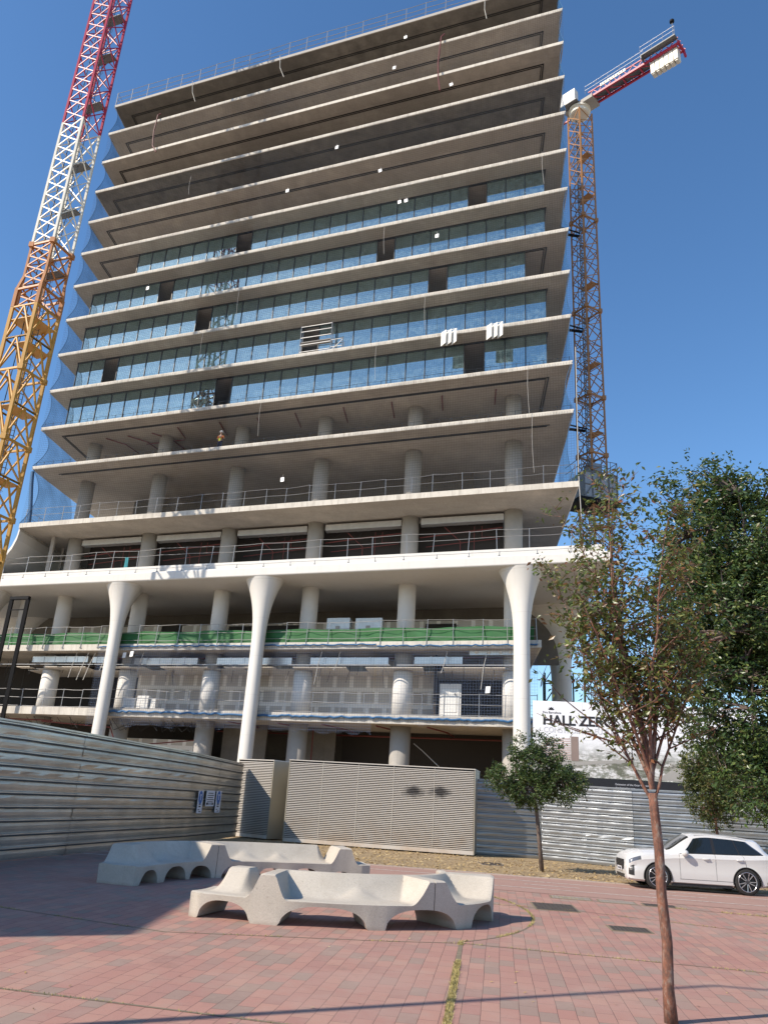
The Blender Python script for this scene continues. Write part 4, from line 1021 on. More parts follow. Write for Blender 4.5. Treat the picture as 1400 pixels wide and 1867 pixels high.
def cabinet(c0, c1, dep, h, label, seams):
    p, q = Vector((*c0, 0)), Vector((*c1, 0)); d = q-p; u_ = d.normalized(); n_ = Vector((-u_.y, u_.x, 0)); 
    if n_.y < 0: n_ = -n_
    t = thing('slatted_cabinet', p, label, 'utility cabinet', 'beige slatted cabinets')
    X = lambda x, y, z: p+u_*x+n_*y+Vector((0, 0, z)); L = d.length
    b = MB(); b.box(.04, L-.04, .085, dep, .1, h-.02, X); b.build('cabinet_body', 'seam', t)
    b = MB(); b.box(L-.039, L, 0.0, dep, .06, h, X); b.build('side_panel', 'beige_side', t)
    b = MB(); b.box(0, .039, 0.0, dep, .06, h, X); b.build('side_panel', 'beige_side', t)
    nsl = 43; ps = (h-.28)/nsl; xs = [0.04]+[L*s for s in seams]+[L-.04]
    for i in range(len(xs)-1):
        b = MB()
        for k in range(nsl):
            z = .24+k*ps; a0, a1 = xs[i]+.012, xs[i+1]-.012
            ring = [X(a0, .07, z), X(a0, -.008, z+.008), X(a0, -.008, z+ps*.52), X(a0, .07, z+ps*.66)]
            b.prism(ring, u_*(a1-a0))
        b.build('slat_panel', 'beige', t)
    b = MB(); b.box(.04, L-.04, .0, .05, .06, .22, X); b.build('kick_plate', 'beige', t)
    b = MB(); b.box(-.01, L+.01, -.02, dep+.02, h, h+.04, X); b.build('cap', 'beige', t)
    b = MB()
    for s in seams: b.box(L*s-.008, L*s+.008, -.014, .04, .23, h-.02, X)
    if seams: b.build('seam_trim', 'slab_edge', t)
cabinet((-6.25, 39.9), (-4.42, 38.75), 1.6, 3.46, 'narrow beige slatted cabinet, half in shade at the end of the left fence', [])
cabinet((-3.62, 37.85), (4.68, 36.1), 2.6, 3.5, 'wide beige slatted cabinet with two black soot marks', [.15+.04, .385, .575, .79])
# ---------------------------------------------------------------- signs on the left fence
def text(body, size, mat, parent, origin, ux, uy, extrude=.004, bold=0, align='LEFT', name='lettering', squash=1):
    cu = bpy.data.curves.new(name, 'FONT'); cu.body = body; cu.size = size; cu.extrude = extrude; cu.offset = bold; cu.align_x = align; cu.resolution_u = 3
    tmp = bpy.data.objects.new(name, cu); col.objects.link(tmp)
    dg = bpy.context.evaluated_depsgraph_get(); me = bpy.data.meshes.new_from_object(tmp.evaluated_get(dg)); bpy.data.objects.remove(tmp)
    ux, uy = Vector(ux).normalized(), Vector(uy).normalized(); uz = ux.cross(uy); org = Vector(parent['_o'])
    for v in me.vertices: c = v.co.copy(); v.co = Vector(origin)+ux*c.x*squash+uy*c.y+uz*c.z-org
    me.materials.clear(); me.materials.append(M[mat]); o = bpy.data.objects.new(name, me); col.objects.link(o); o.parent = parent; o['_o'] = tuple(org); return o
M['ink'] = plain('black_ink', (.015, .015, .018), .6)
M['ink_grey'] = plain('pale_grey_ink', (.60, .60, .62), .6)
M['sign_white'] = plain('white_sign_board', (.62, .62, .66), .5, var=.06)
M['sign_blue'] = plain('blue_sign_print', (.02, .11, .35), .5)
fu = Vector((-5.98+7.0, 39.4-33.4, 0)).normalized(); fn = Vector((fu.y, -fu.x, 0)); UP = Vector((0, 0, 1))
def fsign(s, w, z0, z1, label, kind):
    p = Vector((-7.0, 33.4, 0))+fu*s+fn*.11; t = thing('notice', p+UP*z0, label, 'sign', 'notices on the left fence')
    X = lambda x, y, z: p+fu*x+fn*y+UP*z
    b = MB(); b.box(0, w, 0, .012, z0, z1, X); b.build('sign_board', 'sign_white', t)
    if kind == 'blue':
        b = MB(); c = X(w/2, .0125, z1-(z1-z0)*.3); r = min(w*.42, (z1-z0)*.26)
        ring = [c+fu*math.cos(a)*r+UP*math.sin(a)*r*1.15 for a in [R(20*i) for i in range(18)]]; b.prism(ring, fn*.003); b.build('blue_disc', 'sign_blue', t)
        b = MB(); b.box(w*.44, w*.56, .016, .018, z1-(z1-z0)*.42, z1-(z1-z0)*.2, X); b.box(w*.35, w*.65, .016, .018, z1-(z1-z0)*.22, z1-(z1-z0)*.16, X); b.build('pictogram', 'sign_white', t)
        b = MB()
        for k in range(2): b.box(w*.3, w*.7, .0125, .014, z0+.32-k*.09, z0+.37-k*.09, X)
        b.box(w*.2, w*.5, .0125, .014, z0+.12, z0+.15, X); b.box(w*.4, w*.8, .0125, .014, z0+.05, z0+.08, X); b.build('print', 'ink', t)
    else:
        b = MB()
        for k in range(6): e = (.2, .12, .18, .08, .16, .06)[k]; b.box(w*e, w*(1-e), .0125, .014, z1-.12-k*.085, z1-.09-k*.085, X)
        b.box(w*.08, w*.3, .0125, .014, z0+.06, z0+.14, X); b.box(w*.75, w*.9, .0125, .014, z0+.06, z0+.14, X); b.build('print', 'ink', t)
fsign(.55, .55, 1.12, 1.98, 'left white notice strip with a blue disc on the fence', 'blue')
fsign(1.45, 1.0, 1.38, 2.0, 'middle white notice full of black text on the fence', 'text')
fsign(2.65, .62, 1.12, 2.0, 'right white notice strip with a blue disc on the fence', 'blue')
# ---------------------------------------------------------------- the banner
def mk_picture():
    t = NT('printed_city_view'); v = t.coord((1, 1, 1), kind='World')
    a = t.noise(t.coord((1.2, 1, 4), (0, R(8), 0), kind='World'), 1.3, 6, .75); b = t.noise(v, 3.2, 5, .8); s = t.add('SeparateXYZ'); t.put(s.inputs[0], v)
    k = t.ramp(a, [(.36, (.10, .10, .08)), (.46, (.28, .26, .22)), (.54, (.66, .64, .61)), (.61, (.78, .77, .76)), (.68, (.34, .28, .25))])
    k = t.mix(t.ramp(b, [(.46, 0.0), (.56, .8)]), k, (.13, .14, .09))
    f = t.math('MULTIPLY_ADD', s.outputs['Z'], -1.1, 5.7)
    f2 = t.add('Clamp'); t.put(f2.inputs[0], f); k = t.mix(f2.outputs[0], (.83, .83, .84), k)
    t.base(k); t.rough(.6); return t.m
M['picture'] = mk_picture()
M['banner_white'] = plain('white_banner_print', (.84, .84, .86), .6, var=.02, scale=.4)
M['print_pink'] = plain('printed_pink_facade', (.55, .42, .38), .6); M['print_brown'] = plain('printed_brown_tower', (.27, .2, .17), .6)
b0v = Vector((7.72, 38.6, 0)); bu = Vector((.985, -.17, 0)).normalized(); bn = Vector((-bu.y, bu.x, 0))*-1
t = thing('site_banner', b0v, 'large white banner with black lettering and a printed city view, standing above the right fence', 'banner')
BX = lambda x, y, z: b0v+bu*x+bn*y+UP*z
bh0, bh1, bw_ = 2.95, 6.95, 10.2
b = MB(); b.box(0, bw_, -.05, 0, 5.2, bh1, BX); b.build('banner_sheet', 'banner_white', t)
b = MB(); b.box(0, bw_, -.05, 0, 3.55, 5.195, BX); pic = b.build('printed_view', 'picture', t)
b = MB(); b.box(0, bw_, -.05, .004, bh0, 3.545, BX); bs = b.build('black_strip', 'ink', t)
b = MB(); b.box(1.75, 2.1, .001, .006, 4.25, 5.35, BX); b.build('printed_tower', 'print_brown', pic)
b = MB()
for i in range(10): b.prism([BX(.1+.05*i, .001, 4.22+i*.105), BX(1.73, .001, 4.3+i*.1), BX(1.73, .001, 4.36+i*.1), BX(.1+.05*i, .001, 4.27+i*.105)], bn*.004)
b.build('printed_facade', 'print_pink', pic)
b = MB(); b.prism([BX(.9, .001, 3.95), BX(4.4, .001, 4.3), BX(4.4, .001, 4.42), BX(.9, .001, 4.15)], bn*.005); b.prism([BX(5.5, .001, 3.6), BX(7.9, .001, 5.1), BX(8.3, .001, 5.1), BX(7.4, .001, 3.6)], bn*.004); b.build('printed_road', 'column_grey', pic)
for x in (2.3, 4.6, 6.9, 9.2): b = MB(); b.box(x-.006, x+.006, 0, .003, 3.56, bh1-.02, BX); b.build('sheet_seam', 'ink_grey', t)
for x in (1.2, 4.5, 8.0):
    q = MB(); q.bar(BX(x, -.12, 0), BX(x, -.12, 6.8), .12); q.build('prop', 'steel', t)
text('HALL ZERO', .62, 'ink', t, BX(.46, .004, 5.86), bu, UP, bold=.022, squash=1.03)
text('CONSTRUIM EL FUTUR', .36, 'ink_grey', t, BX(.48, .004, 5.5), bu, UP, bold=.008, squash=.9)
text('Fira Barcelona', .15, 'ink', t, BX(.46, .004, 6.37), bu, UP)
text('Extension of the Gran Via venue', .12, 'sign_white', bs, BX(3.7, .006, 3.28), bu, UP); text('Ampliaci\u00f3 del recinte', .1, 'sign_white', bs, BX(3.7, .006, 3.14), bu, UP)
b = MB()
for i, a in enumerate((-70, -35, 0, 35, 70)):
    c = BX(.86, .001, 6.53); dv = bu*math.sin(R(a))+UP*math.cos(R(a)); nv = bu*math.cos(R(a))-UP*math.sin(R(a)); b.prism([c, c+dv*.1+nv*.035, c+dv*.16, c+dv*.1-nv*.035], bn*(.004+.0004*i))
b.build('logo', 'ink', t)
b = MB(); b.bar((8.95, 36.45, 3.0), (8.95, 36.45, 3.75), .06); tag(b.build('fence_stub', 'steel'), 'short white stub post on top of the right fence, below the banner', 'post')
# street lamp outside the view on the left, whose shadow crosses the pavers
lp = thing('street_lamp', (-8.6, 5.75, 0), 'tall grey street lamp beyond the left edge of the view', 'street lamp')
b = MB(); b.tube([(-8.6, 5.75, 0), (-8.6, 5.75, 6), (-8.57, 5.72, 11.8)], [.1, .075, .05], 12); b.build('pole', 'steel', lp)
b = MB(); b.tube([(-8.57, 5.72, 11.75), (-8.1, 5.5, 12.0), (-7.5, 5.3, 12.1)], .04, 8); b.box(-7.7, -7.1, 5.15, 5.4, 12.02, 12.14); b.build('lamp_arm', 'steel', lp)
# ---------------------------------------------------------------- sculpted concrete benches
def mk_precast():
    t = NT('pale_precast_concrete'); v = t.coord(kind='World')
    k = t.ramp(t.noise(v, 1.3, 5), [(.35, (.45, .41, .345)), (.65, (.54, .495, .425))]); k = t.mix(t.ramp(t.noise(v, 90, 2), [(.42, .4), (.55, 0.0)]), k, (.28, .245, .2))
    k = t.mix(t.ramp(t.noise(t.coord((1, 1, .2), kind='World'), 5, 4), [(.55, 0.0), (.75, .3)]), k, (.34, .29, .23))
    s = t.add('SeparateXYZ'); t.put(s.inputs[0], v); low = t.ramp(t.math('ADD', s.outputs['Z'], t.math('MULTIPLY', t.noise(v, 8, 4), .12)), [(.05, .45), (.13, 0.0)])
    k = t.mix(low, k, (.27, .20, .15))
    pit = t.ramp(t.noise(v, 34, 3, .6), [(.66, 0.0), (.70, 1.0)]); k = t.mix(t.math('MULTIPLY', pit, .45), k, (.2, .17, .13)); k = t.mix(t.ramp(t.noise(v, 2.6, 6, .8), [(.54, 0.0), (.7, .4)]), k, (.33, .29, .23))
    t.base(k); t.rough(.85); t.bump(t.math('SUBTRACT', t.noise(v, 45, 4), t.math('MULTIPLY', pit, .8)), .008, .6); return t.m
M['precast'] = mk_precast()
def sst(x, a, b):
    t = max(0, min(1, (x-a)/(b-a))); return t*t*(3-2*t)
def spline(pts, n):
    P = [Vector((*p, 0)) for p in pts]; P = [P[0]*2-P[1]]+P+[P[-1]*2-P[-2]]; out = []
    for i in range(1, len(P)-2):
        for k in range(n):
            t = k/n; a, b, c, d = P[i-1:i+3]
            out.append(.5*((2*b)+(c-a)*t+(2*a-5*b+4*c-d)*t*t+(3*b-a-3*c+d)*t**3))
    out.append(P[-2]); return out
def bench(path, width, feats, arches, splits, label, zoff=0, H=.80, SEAT=.42, chamfer=None):
    pts = spline(path, 40); S = [0]
    for i in range(1, len(pts)): S.append(S[-1]+(pts[i]-pts[i-1]).length)
    Lt = S[-1]; t_ = thing('sculpted_bench', pts[len(pts)//2], label, 'bench', 'sculpted concrete benches on the plaza')
    def at(s):
        s = max(0, min(Lt, s)); i = 0
        lo, hi = 0, len(S)-1
        while hi-lo > 1:
            mid = (lo+hi)//2
            if S[mid] <= s: lo = mid
            else: hi = mid
        f = (s-S[lo])/max(1e-6, S[hi]-S[lo]); p = pts[lo].lerp(pts[hi], f); d = (pts[min(hi+2, len(pts)-1)]-pts[max(lo-2, 0)]).normalized(); return p, Vector((d.y, -d.x, 0))
    def cc(x, a, b):
        t = max(0, min(1, (x-a)/(b-a))); return .35*t*t*(3-2*t)+.65*t**2.3
    def top(s, v):
        h = 0
        for f in feats:
            if f[0] == 'hump':      # full width block
                _, a, b, e = f; k = cc(s, a-e*1.25, a)*cc(-s, -b-e*1.25, -b)
            elif f[0] == 'back':    # backrest on the far (v>0) or near (v<0) side
                _, a, b, e, v0, sg = f; k = cc(s, a-e*1.25, a)*cc(-s, -b-e*1.25, -b)*cc(v*sg, v0-.75, v0+.1)
            else:                   # local knob
                _, c, r, v0 = f; k = .62*math.exp(-((s-c)/(r*1.9))**2)*sst(v, v0-.7, v0+.7)
            h = max(h, k)
        e = max(0, abs(v)-.93)/.07
        return SEAT+(H-SEAT)*h-.022*e*e-.02*(1-h)*math.cos(v*1.4)
    def bot(s):
        z = 0
        for c, r, hh in arches:
            x = abs(s-c)/r
            if x < 1: z = max(z, hh*(1-x**2.6)**.5)
        return z
    cuts = [0]+splits+[Lt]; nv = 22
    for ci in range(len(cuts)-1):
        a, b = cuts[ci]+(.008 if ci else 0), cuts[ci+1]-(.008 if ci < len(cuts)-2 else 0)
        n = int((b-a)/.03); mb = MB(); T = []; B = []; TW = []; Wl = []
        for i in range(n+1):
            s = a+(b-a)*i/n; p, nr = at(s); z0 = bot(s)
            end = min(s, Lt-s); wd = width*(1-.12*(1-sst(end, 0, .25)))
            vs = [-1+2*j/nv for j in range(nv+1)]
            T.append([p+nr*(-v*wd)+Vector((0, 0, top(s, v)+zoff)) for v in vs]); B.append([p+nr*(-v*wd*(.97))+Vector((0, 0, z0+zoff)) for v in vs])
        rows = []
        for i in range(n+1):
            nw = 5
            left = [B[i][0].lerp(T[i][0], k/nw) for k in range(1, nw)]; right = [T[i][-1].lerp(B[i][-1], k/nw) for k in range(1, nw)]
            rows.append(B[i][::-1]+left+T[i]+right)
        mb.grid(rows, closed=True); k = len(rows[0]); mb.f.append(tuple(range(k))); mb.f.append(tuple(len(mb.v)-k+q for q in range(k)))
        o = mb.build('bench_module', 'precast', t_, smooth=True)
        md = o.modifiers.new('edges', 'EDGE_SPLIT'); md.split_angle = R(38)
    return t_
bench([(-2.9, 16.08), (-1.6, 15.72), (-.3, 15.7), (.9, 16.05), (1.72, 16.65), (2.12, 17.5), (2.1, 18.45)], .56,
      [('back', .40, .80, .2, .2, 1), ('hump', 1.27, 1.52, .17), ('back', 1.4, 4.3, .3, .62, 1), ('knob', 2.95, .2, .15), ('hump', 4.0, 4.3, .25), ('back', 4.2, 6.6, .2, .6, 1), ('knob', 5.0, .2, .2), ('hump', 5.75, 6.2, .22)],
      [(.68, .47, .31), (2.3, .68, .33), (3.9, .62, .33), (5.3, .42, .35)], [4.1], 'pale sculpted concrete bench curving across the plaza in the foreground, fully in the sun')
bench([(-5.5, 19.45), (-5.15, 20.6), (-4.5, 21.9), (-3.3, 22.85), (-1.9, 23.35), (-.6, 23.75), (.1, 23.92)], .55,
      [('back', .55, 1.1, .25, -.1, 1), ('back', 1.2, 2.2, .25, .55, 1), ('knob', 2.1, .2, .2), ('back', 2.0, 3.0, .3, .6, 1), ('hump', 3.05, 3.5, .25), ('back', 3.4, 6.45, .25, .62, 1), ('knob', 4.4, .18, .15), ('knob', 5.3, .15, .2), ('hump', 6.85, 7.2, .2)],
      [(.55, .38, .3), (1.7, .45, .32), (2.75, .42, .3), (4.0, .5, .3), (5.0, .33, .25), (5.95, .38, .27), (6.95, .3, .22)], [3.3], 'farther sculpted concrete bench, its left part in the shade beside the metal fence')
# ---------------------------------------------------------------- the white car
M['car_white'] = plain('white_car_paint', (.62, .62, .615), .22, var=.01, spec=.6); M['car_white'].node_tree.nodes['Principled BSDF'].inputs['Coat Weight'].default_value = .6
def mk_carglass():
    t = NT('dark_car_glass'); t.base((.012, .016, .018)); t.rough(.04); t.b.inputs['Specular IOR Level'].default_value = .8; return t.m
M['car_glass'] = mk_carglass()
M['car_black'] = plain('black_car_plastic', (.018, .018, .02), .45)
M['tyre'] = plain('tyre_rubber', (.02, .02, .02), .85)
M['rim'] = plain('dark_alloy', (.10, .10, .11), .3, .8); M['rim_edge'] = plain('polished_alloy', (.5, .5, .52), .25, .9)
M['lamp_glass'] = plain('lamp_glass', (.16, .17, .19), .12, .4); M['tail_red'] = plain('red_tail_lamp', (.35, .01, .015), .2)
M['seam_grey'] = plain('panel_gap', (.10, .10, .10), .7)
M['cabin_seat'] = plain('cabin_trim', (.12, .12, .12), .8)
cdx = Vector((.9982, -.060, 0)); cdn = Vector((.060, .9982, 0)); C0 = Vector((8.08, 26.06, 0))+cdn*.93
CP = lambda x, y, z: C0+cdx*x-cdn*y+Vector((0, 0, z))     # y>0 towards the camera
#        x     top   belt  roofedge-w  plan-width  bottom
ST = [(0.00, .74, .66, .62, .74, .30), (.05, .88, .76, .66, .82, .24), (.16, .965, .84, .68, .885, .22), (.42, 1.055, .92, .70, .92, .21), (.80, 1.095, .965, .70, .93, .20), (1.18, 1.125, .995, .70, .93, .20),
      (1.42, 1.22, 1.02, .70, .93, .20), (1.75, 1.43, 1.04, .66, .93, .20), (2.05, 1.585, 1.05, .62, .93, .20), (2.45, 1.655, 1.06, .61, .93, .20), (2.95, 1.645, 1.07, .61, .93, .20), (3.4, 1.62, 1.085, .60, .93, .20),
      (3.80, 1.575, 1.10, .58, .93, .21), (4.10, 1.515, 1.12, .56, .92, .24), (4.30, 1.26, 1.12, .62, .90, .28), (4.43, 1.12, 1.05, .68, .87, .32), (4.50, .88, .82, .68, .83, .36)]
def cm(vals, x):
    xs = [s[0] for s in ST]; i = max(0, min(len(xs)-2, sum(1 for q in xs if q <= x)-1)); t = (x-xs[i])/(xs[i+1]-xs[i])
    p1, p2 = vals[i], vals[i+1]; m1 = (vals[min(i+1, len(xs)-1)]-vals[max(i-1, 0)])/(xs[min(i+1, len(xs)-1)]-xs[max(i-1, 0)]); m2 = (vals[min(i+2, len(xs)-1)]-vals[i])/(xs[min(i+2, len(xs)-1)]-xs[i]); h = xs[i+1]-xs[i]
    return (2*t**3-3*t*t+1)*p1+(t**3-2*t*t+t)*h*m1+(-2*t**3+3*t*t)*p2+(t**3-t*t)*h*m2
COLS = list(zip(*ST))
def cring(x):
    top, belt, rw, pw, bt = [cm(COLS[k], x) for k in range(1, 6)]
    shoulder = belt-.10
    low = top-belt < .16
    zed = top-.035 if low else top-.055
    return [(0, bt), (pw-.14, bt), (pw-.03, bt+.06), (pw-.008, bt+.22), (pw-.004, bt+.38), (pw-.022, shoulder-.14), (pw+.002, shoulder), (pw-.035, belt-.005), (pw-.06, belt+.012),
            (rw+(pw-.06-rw)*.52, belt+(zed-belt)*.5), (rw, zed), (rw-.12, top-.008), (rw*.45, top+.012), (0, top+.02)]
NR = 14
def csurf(x, q):
    r = cring(x); i = min(NR-2, int(q)); f = q-i; return r[i][0]+(r[i+1][0]-r[i][0])*f, r[i][1]+(r[i+1][1]-r[i][1])*f
car = thing('parked_car', C0+cdx*2.2, 'white compact SUV parked on the cycle path before the ribbed fence', 'car')
mb = MB(); rows = []; NXX = 90
for i in range(NXX+1):
    x = 4.5*i/NXX; r = cring(x); full = [(y, z) for y, z in r]+[(-y, z) for y, z in r[-2:0:-1]]
    rows.append([CP(x, y, z) for y, z in full])
mb.grid(rows, closed=True); k = len(rows[0]); mb.f.append(tuple(range(k))); mb.f.append(tuple(len(mb.v)-k+q for q in range(k)))
body = mb.build('body', 'car_white', car)
WX = (.90, 3.56)
for wx in WX:
    c = MB(); c.tube([CP(wx, -1.3, .36), CP(wx, 1.3, .36)], .405, 40); co = c.build('cutter', 'car_black', car)
    md = body.modifiers.new('b', 'BOOLEAN'); md.operation = 'DIFFERENCE'; md.solver = 'EXACT'; md.object = co
    dg = bpy.context.evaluated_depsgraph_get(); me = bpy.data.meshes.new_from_object(body.evaluated_get(dg)); body.modifiers.clear(); body.data = me; bpy.data.objects.remove(co)
body.data.materials.clear(); body.data.materials.append(M['car_white'])
body.data.polygons.foreach_set('use_smooth', [True]*len(body.data.polygons)); md = body.modifiers.new('e', 'EDGE_SPLIT'); md.split_angle = R(28)
def skin_patch(x0, x1, q0, q1, off, name, mat, nx=24, nq=6, both=True, parent=car, side=1):
    """sheet lying just off the body; x limits may be functions of q"""
    out = None
    for sg in ((1, -1) if both else (side,)):
        P = []
        for i in range(nx+1):
            row = []
            for j in range(nq+1):
                q = q0+(q1-q0)*j/nq; a = x0(q) if callable(x0) else x0; b = x1(q) if callable(x1) else x1; x = a+(b-a)*i/nx
                y, z = csurf(x, q); y2, z2 = csurf(x, q+.05); n = Vector((0, z2-z, -(y2-y))); n = n.normalized() if n.length > 1e-6 else Vector((0, 1, 0))
                row.append(CP(x, sg*(y+n.y*off), z+n.z*off))
            P.append(row)
        b_ = MB(); b_.grid(P); out = b_.build(name, mat, parent, smooth=True, fix=False)
    return out
q0, q1 = 8.15, 9.82
f = lambda q: max(0.0, (q-q0)/(q1-q0))
skin_patch(lambda q: 1.66+.44*f(q), lambda q: 2.60+.01*f(q), q0, q1, .007, 'side_window', 'car_glass')
skin_patch(lambda q: 2.70, lambda q: 3.38-.10*f(q), q0, q1, .007, 'side_window', 'car_glass')
skin_patch(lambda q: 3.42-.10*f(q), lambda q: 4.08-.42*f(q)**1.2, q0, q1, .007, 'quarter_window', 'car_glass')
skin_patch(2.60, 2.70, q0-.05, q1, .006, 'pillar', 'car_black', nx=2)
skin_patch(lambda q: 3.36-.10*f(q), lambda q: 3.45-.10*f(q), q0-.05, q1, .005, 'pillar', 'car_black', nx=2)
skin_patch(lambda q: 1.6+.40*f(q), lambda q: 4.12-.42*f(q)**1.2, q0-.09, q0+.0, .006, 'window_trim', 'car_black', nq=1)
skin_patch(lambda q: 4.08-.42*f(q)**1.2, lambda q: 4.115-.41*f(q)**1.2, q0, q1, .009, 'window_trim', 'rim_edge', nx=1)
P = []
for i in range(13):
    row = []
    for j in range(17):
        g_ = -1+2*j/16; x = 1.27+.72*i/12; q = 13-abs(g_)*2.6; y, z = csurf(x, q); row.append(CP(x-.004, math.copysign(y, g_) if y else 0, z+.008))
    P.append(row)
b = MB(); b.grid(P); b.build('windscreen', 'car_glass', car, smooth=True)
# wheels
for wx in WX:
    for sg in (1, -1):
        y = sg*.83; X = lambda px, py, pz: CP(wx+px, y+sg*py, .376+pz)
        b = MB(); P = []; prof = [(.26, -.10), (.345, -.11), (.373, -.07), (.378, 0), (.373, .07), (.345, .10), (.275, .095)]
        for k in range(41):
            t = 2*math.pi*k/40; P.append([X(r*math.cos(t), o_, r*math.sin(t)) for r, o_ in prof])
        b.grid(P); tyre = b.build('wheel', 'tyre', car, smooth=True)
        b = MB(); b.tube([X(0, -.1, 0), X(0, .02, 0)], .27, 32); b.build('hub_disc', 'car_black', tyre)
        b = MB()
        for k in range(10):
            t = R(36*k+8)+(.09 if k % 2 else -.09); c, s = math.cos(t), math.sin(t)
            b.bar(X(.05*c, .07, .05*s), X(.262*c, .085, .262*s), .03, .025)
        b.build('spokes', 'rim_edge', tyre)
        b = MB(); P = []
        for k in range(41):
            t = 2*math.pi*k/40; P.append([X(r*math.cos(t), o_, r*math.sin(t)) for r, o_ in ((.255, .06), (.26, .098), (.28, .098), (.28, .06))])
        b.grid(P); b.build('rim', 'rim_edge', tyre, smooth=True)
        b = MB(); b.tube([X(0, .05, 0), X(0, .092, 0)], .055, 16); b.build('hub', 'rim', tyre)
        b = MB(); P = []
        for k in range(25):
            t = math.pi*(-.06+1.12*k/24); P.append([CP(wx+r*math.cos(t), sg*o_, .36+r*math.sin(t)) for r, o_ in ((.404, .60), (.404, .928), (.43, .934), (.432, .915))])
        b.grid(P); b.build('arch_lining', 'car_black', car, smooth=True)
for wx in WX: b = MB(); b.box(wx-.39, wx+.39, -.58, .58, .25, .74, CP); b.build('wheel_well', 'car_black', car)
b = MB(); b.box(1.35, 3.12, -.86, .86, .17, .24, CP); b.build('sill', 'car_black', car)
# front end (surface at x near 0)
def fpatch(pts, x, th, name, mat, both=True, par=car):
    o = None
    for sg in ((1, -1) if both else (1,)):
        b = MB(); b.prism([CP(px, sg*py, pz) for px, py, pz in pts], -cdx*th); o = b.build(name, mat, par)
    return o
b = MB(); b.prism([CP(.02, y, z) for y, z in ((-.44, .78), (.44, .78), (.52, .70), (.42, .50), (-.42, .50), (-.52, .70))], -cdx*.035); gr_ = b.build('grille', 'car_black', car)
b = MB()
for k in range(6): b.box(-.03, -.016, -.42, .42, .53+k*.042, .545+k*.042, CP)
b.build('grille_bar', 'rim', gr_)
b = MB(); b.prism([CP(.03, y, z) for y, z in ((-.52, .37), (.52, .37), (.46, .27), (-.46, .27))], -cdx*.035); b.build('lower_intake', 'car_black', car)
b = MB(); b.box(-.035, -.022, -.26, .26, .46, .57, CP); pl = b.build('number_plate', 'sign_white', car)
text('4821 LKM', .085, 'ink', pl, CP(-.037, .21, .485), cdn, UP)
skin_patch(.07, .42, 6.1, 7.6, .006, 'headlight', 'lamp_glass', nx=10, nq=3)
skin_patch(.05, .2, 2.6, 5.4, .008, 'side_intake', 'car_black', nx=6, nq=4)
skin_patch(4.28, 4.47, 6.0, 7.4, .008, 'tail_light', 'tail_red', nx=6, nq=3)
skin_patch(4.15, 4.4, 1.4, 2.6, .008, 'rear_skirt', 'car_black', nx=6, nq=3)
for x in (1.56, 2.64, 3.62):
    skin_patch(lambda q, x=x: x+(.012 if x < 3 else -.16*max(0, (q-3)/5)), lambda q, x=x: x+.009+(.012 if x < 3 else -.16*max(0, (q-3)/5)), 2.6, 8.1, .003, 'door_gap', 'seam_grey', nx=1, nq=10)
skin_patch(1.56, 3.2, 2.55, 2.62, .003, 'door_gap', 'seam_grey', nx=10, nq=1)
skin_patch(.35, 1.3, 7.9, 7.97, .003, 'bonnet_gap', 'seam_grey', nx=12, nq=1)
for x in (2.38, 3.38):
    for sg in (1, -1):
        y, z = csurf(x, 6.2); b = MB(); b.tube([CP(x-.1, sg*(y+.005), z-.03), CP(x-.07, sg*(y+.035), z-.03), CP(x+.07, sg*(y+.035), z-.025), CP(x+.1, sg*(y+.005), z-.025)], .016, 8); b.build('door_handle', 'car_white', car, smooth=True)
for sg in (1, -1):
    b = MB(); b.lathe((0, 0, 0), [(.02, -.11), (.09, -.09), (.125, -.02), (.12, .05), (.06, .09), (.01, .095)], 16); b.v = [CP(1.72+v.x*.85, sg*(1.02+v.y*.85), 1.09+v.z*.9) for v in b.v]; mi = b.build('mirror', 'car_white', car, smooth=True)
    b = MB(); b.bar(CP(1.74, sg*.88, 1.03), CP(1.72, sg*1.0, 1.03), .06); b.build('mirror_arm', 'car_black', mi)
    b = MB(); b.tube([CP(2.15, sg*.57, 1.6), CP(2.4, sg*.57, 1.63), CP(3.5, sg*.56, 1.60), CP(3.75, sg*.55, 1.55)], .014, 6); b.build('roof_rail', 'car_white', car)
b = MB(); b.prism([CP(3.55, .0, 1.575), CP(3.82, 0, 1.54), CP(3.80, 0, 1.62), CP(3.72, 0, 1.63)], cdn*.03); b.build('antenna_fin', 'car_black', car)
# ---------------------------------------------------------------- trees
def mk_leaf(name, stops, trans=.25):
    t = NT(name); g_ = t.add('NewGeometry'); c = t.ramp(g_.outputs['Random Per Island'], stops)
    t.base(c); t.rough(.38); t.b.inputs['Specular IOR Level'].default_value = .55
    tl = t.add('BsdfTranslucent'); t.put(tl.inputs[0], t.mix(.5, c, (.16, .22, .03))); mx = t.add('MixShader'); mx.inputs[0].default_value = trans
    t.put(mx.inputs[1], t.b.outputs[0]); t.put(mx.inputs[2], tl.outputs[0]); t.put(t.o.inputs[0], mx.outputs[0]); return t.m
M['leaf_pear'] = mk_leaf('pear_leaf', [(0, (.045, .075, .02)), (.3, (.085, .12, .03)), (.55, (.13, .16, .035)), (.72, (.19, .19, .05)), (.84, (.17, .10, .04)), (.92, (.20, .075, .035)), (1, (.11, .045, .025))])
M['leaf_dark'] = mk_leaf('dark_green_leaf', [(0, (.02, .045, .014)), (.4, (.042, .082, .022)), (.75, (.07, .12, .03)), (.93, (.15, .19, .05)), (1, (.15, .12, .05))], .2)
M['leaf_small'] = mk_leaf('small_green_leaf', [(0, (.03, .06, .018)), (.5, (.055, .095, .025)), (.9, (.09, .13, .035)), (1, (.13, .11, .04))], .2)
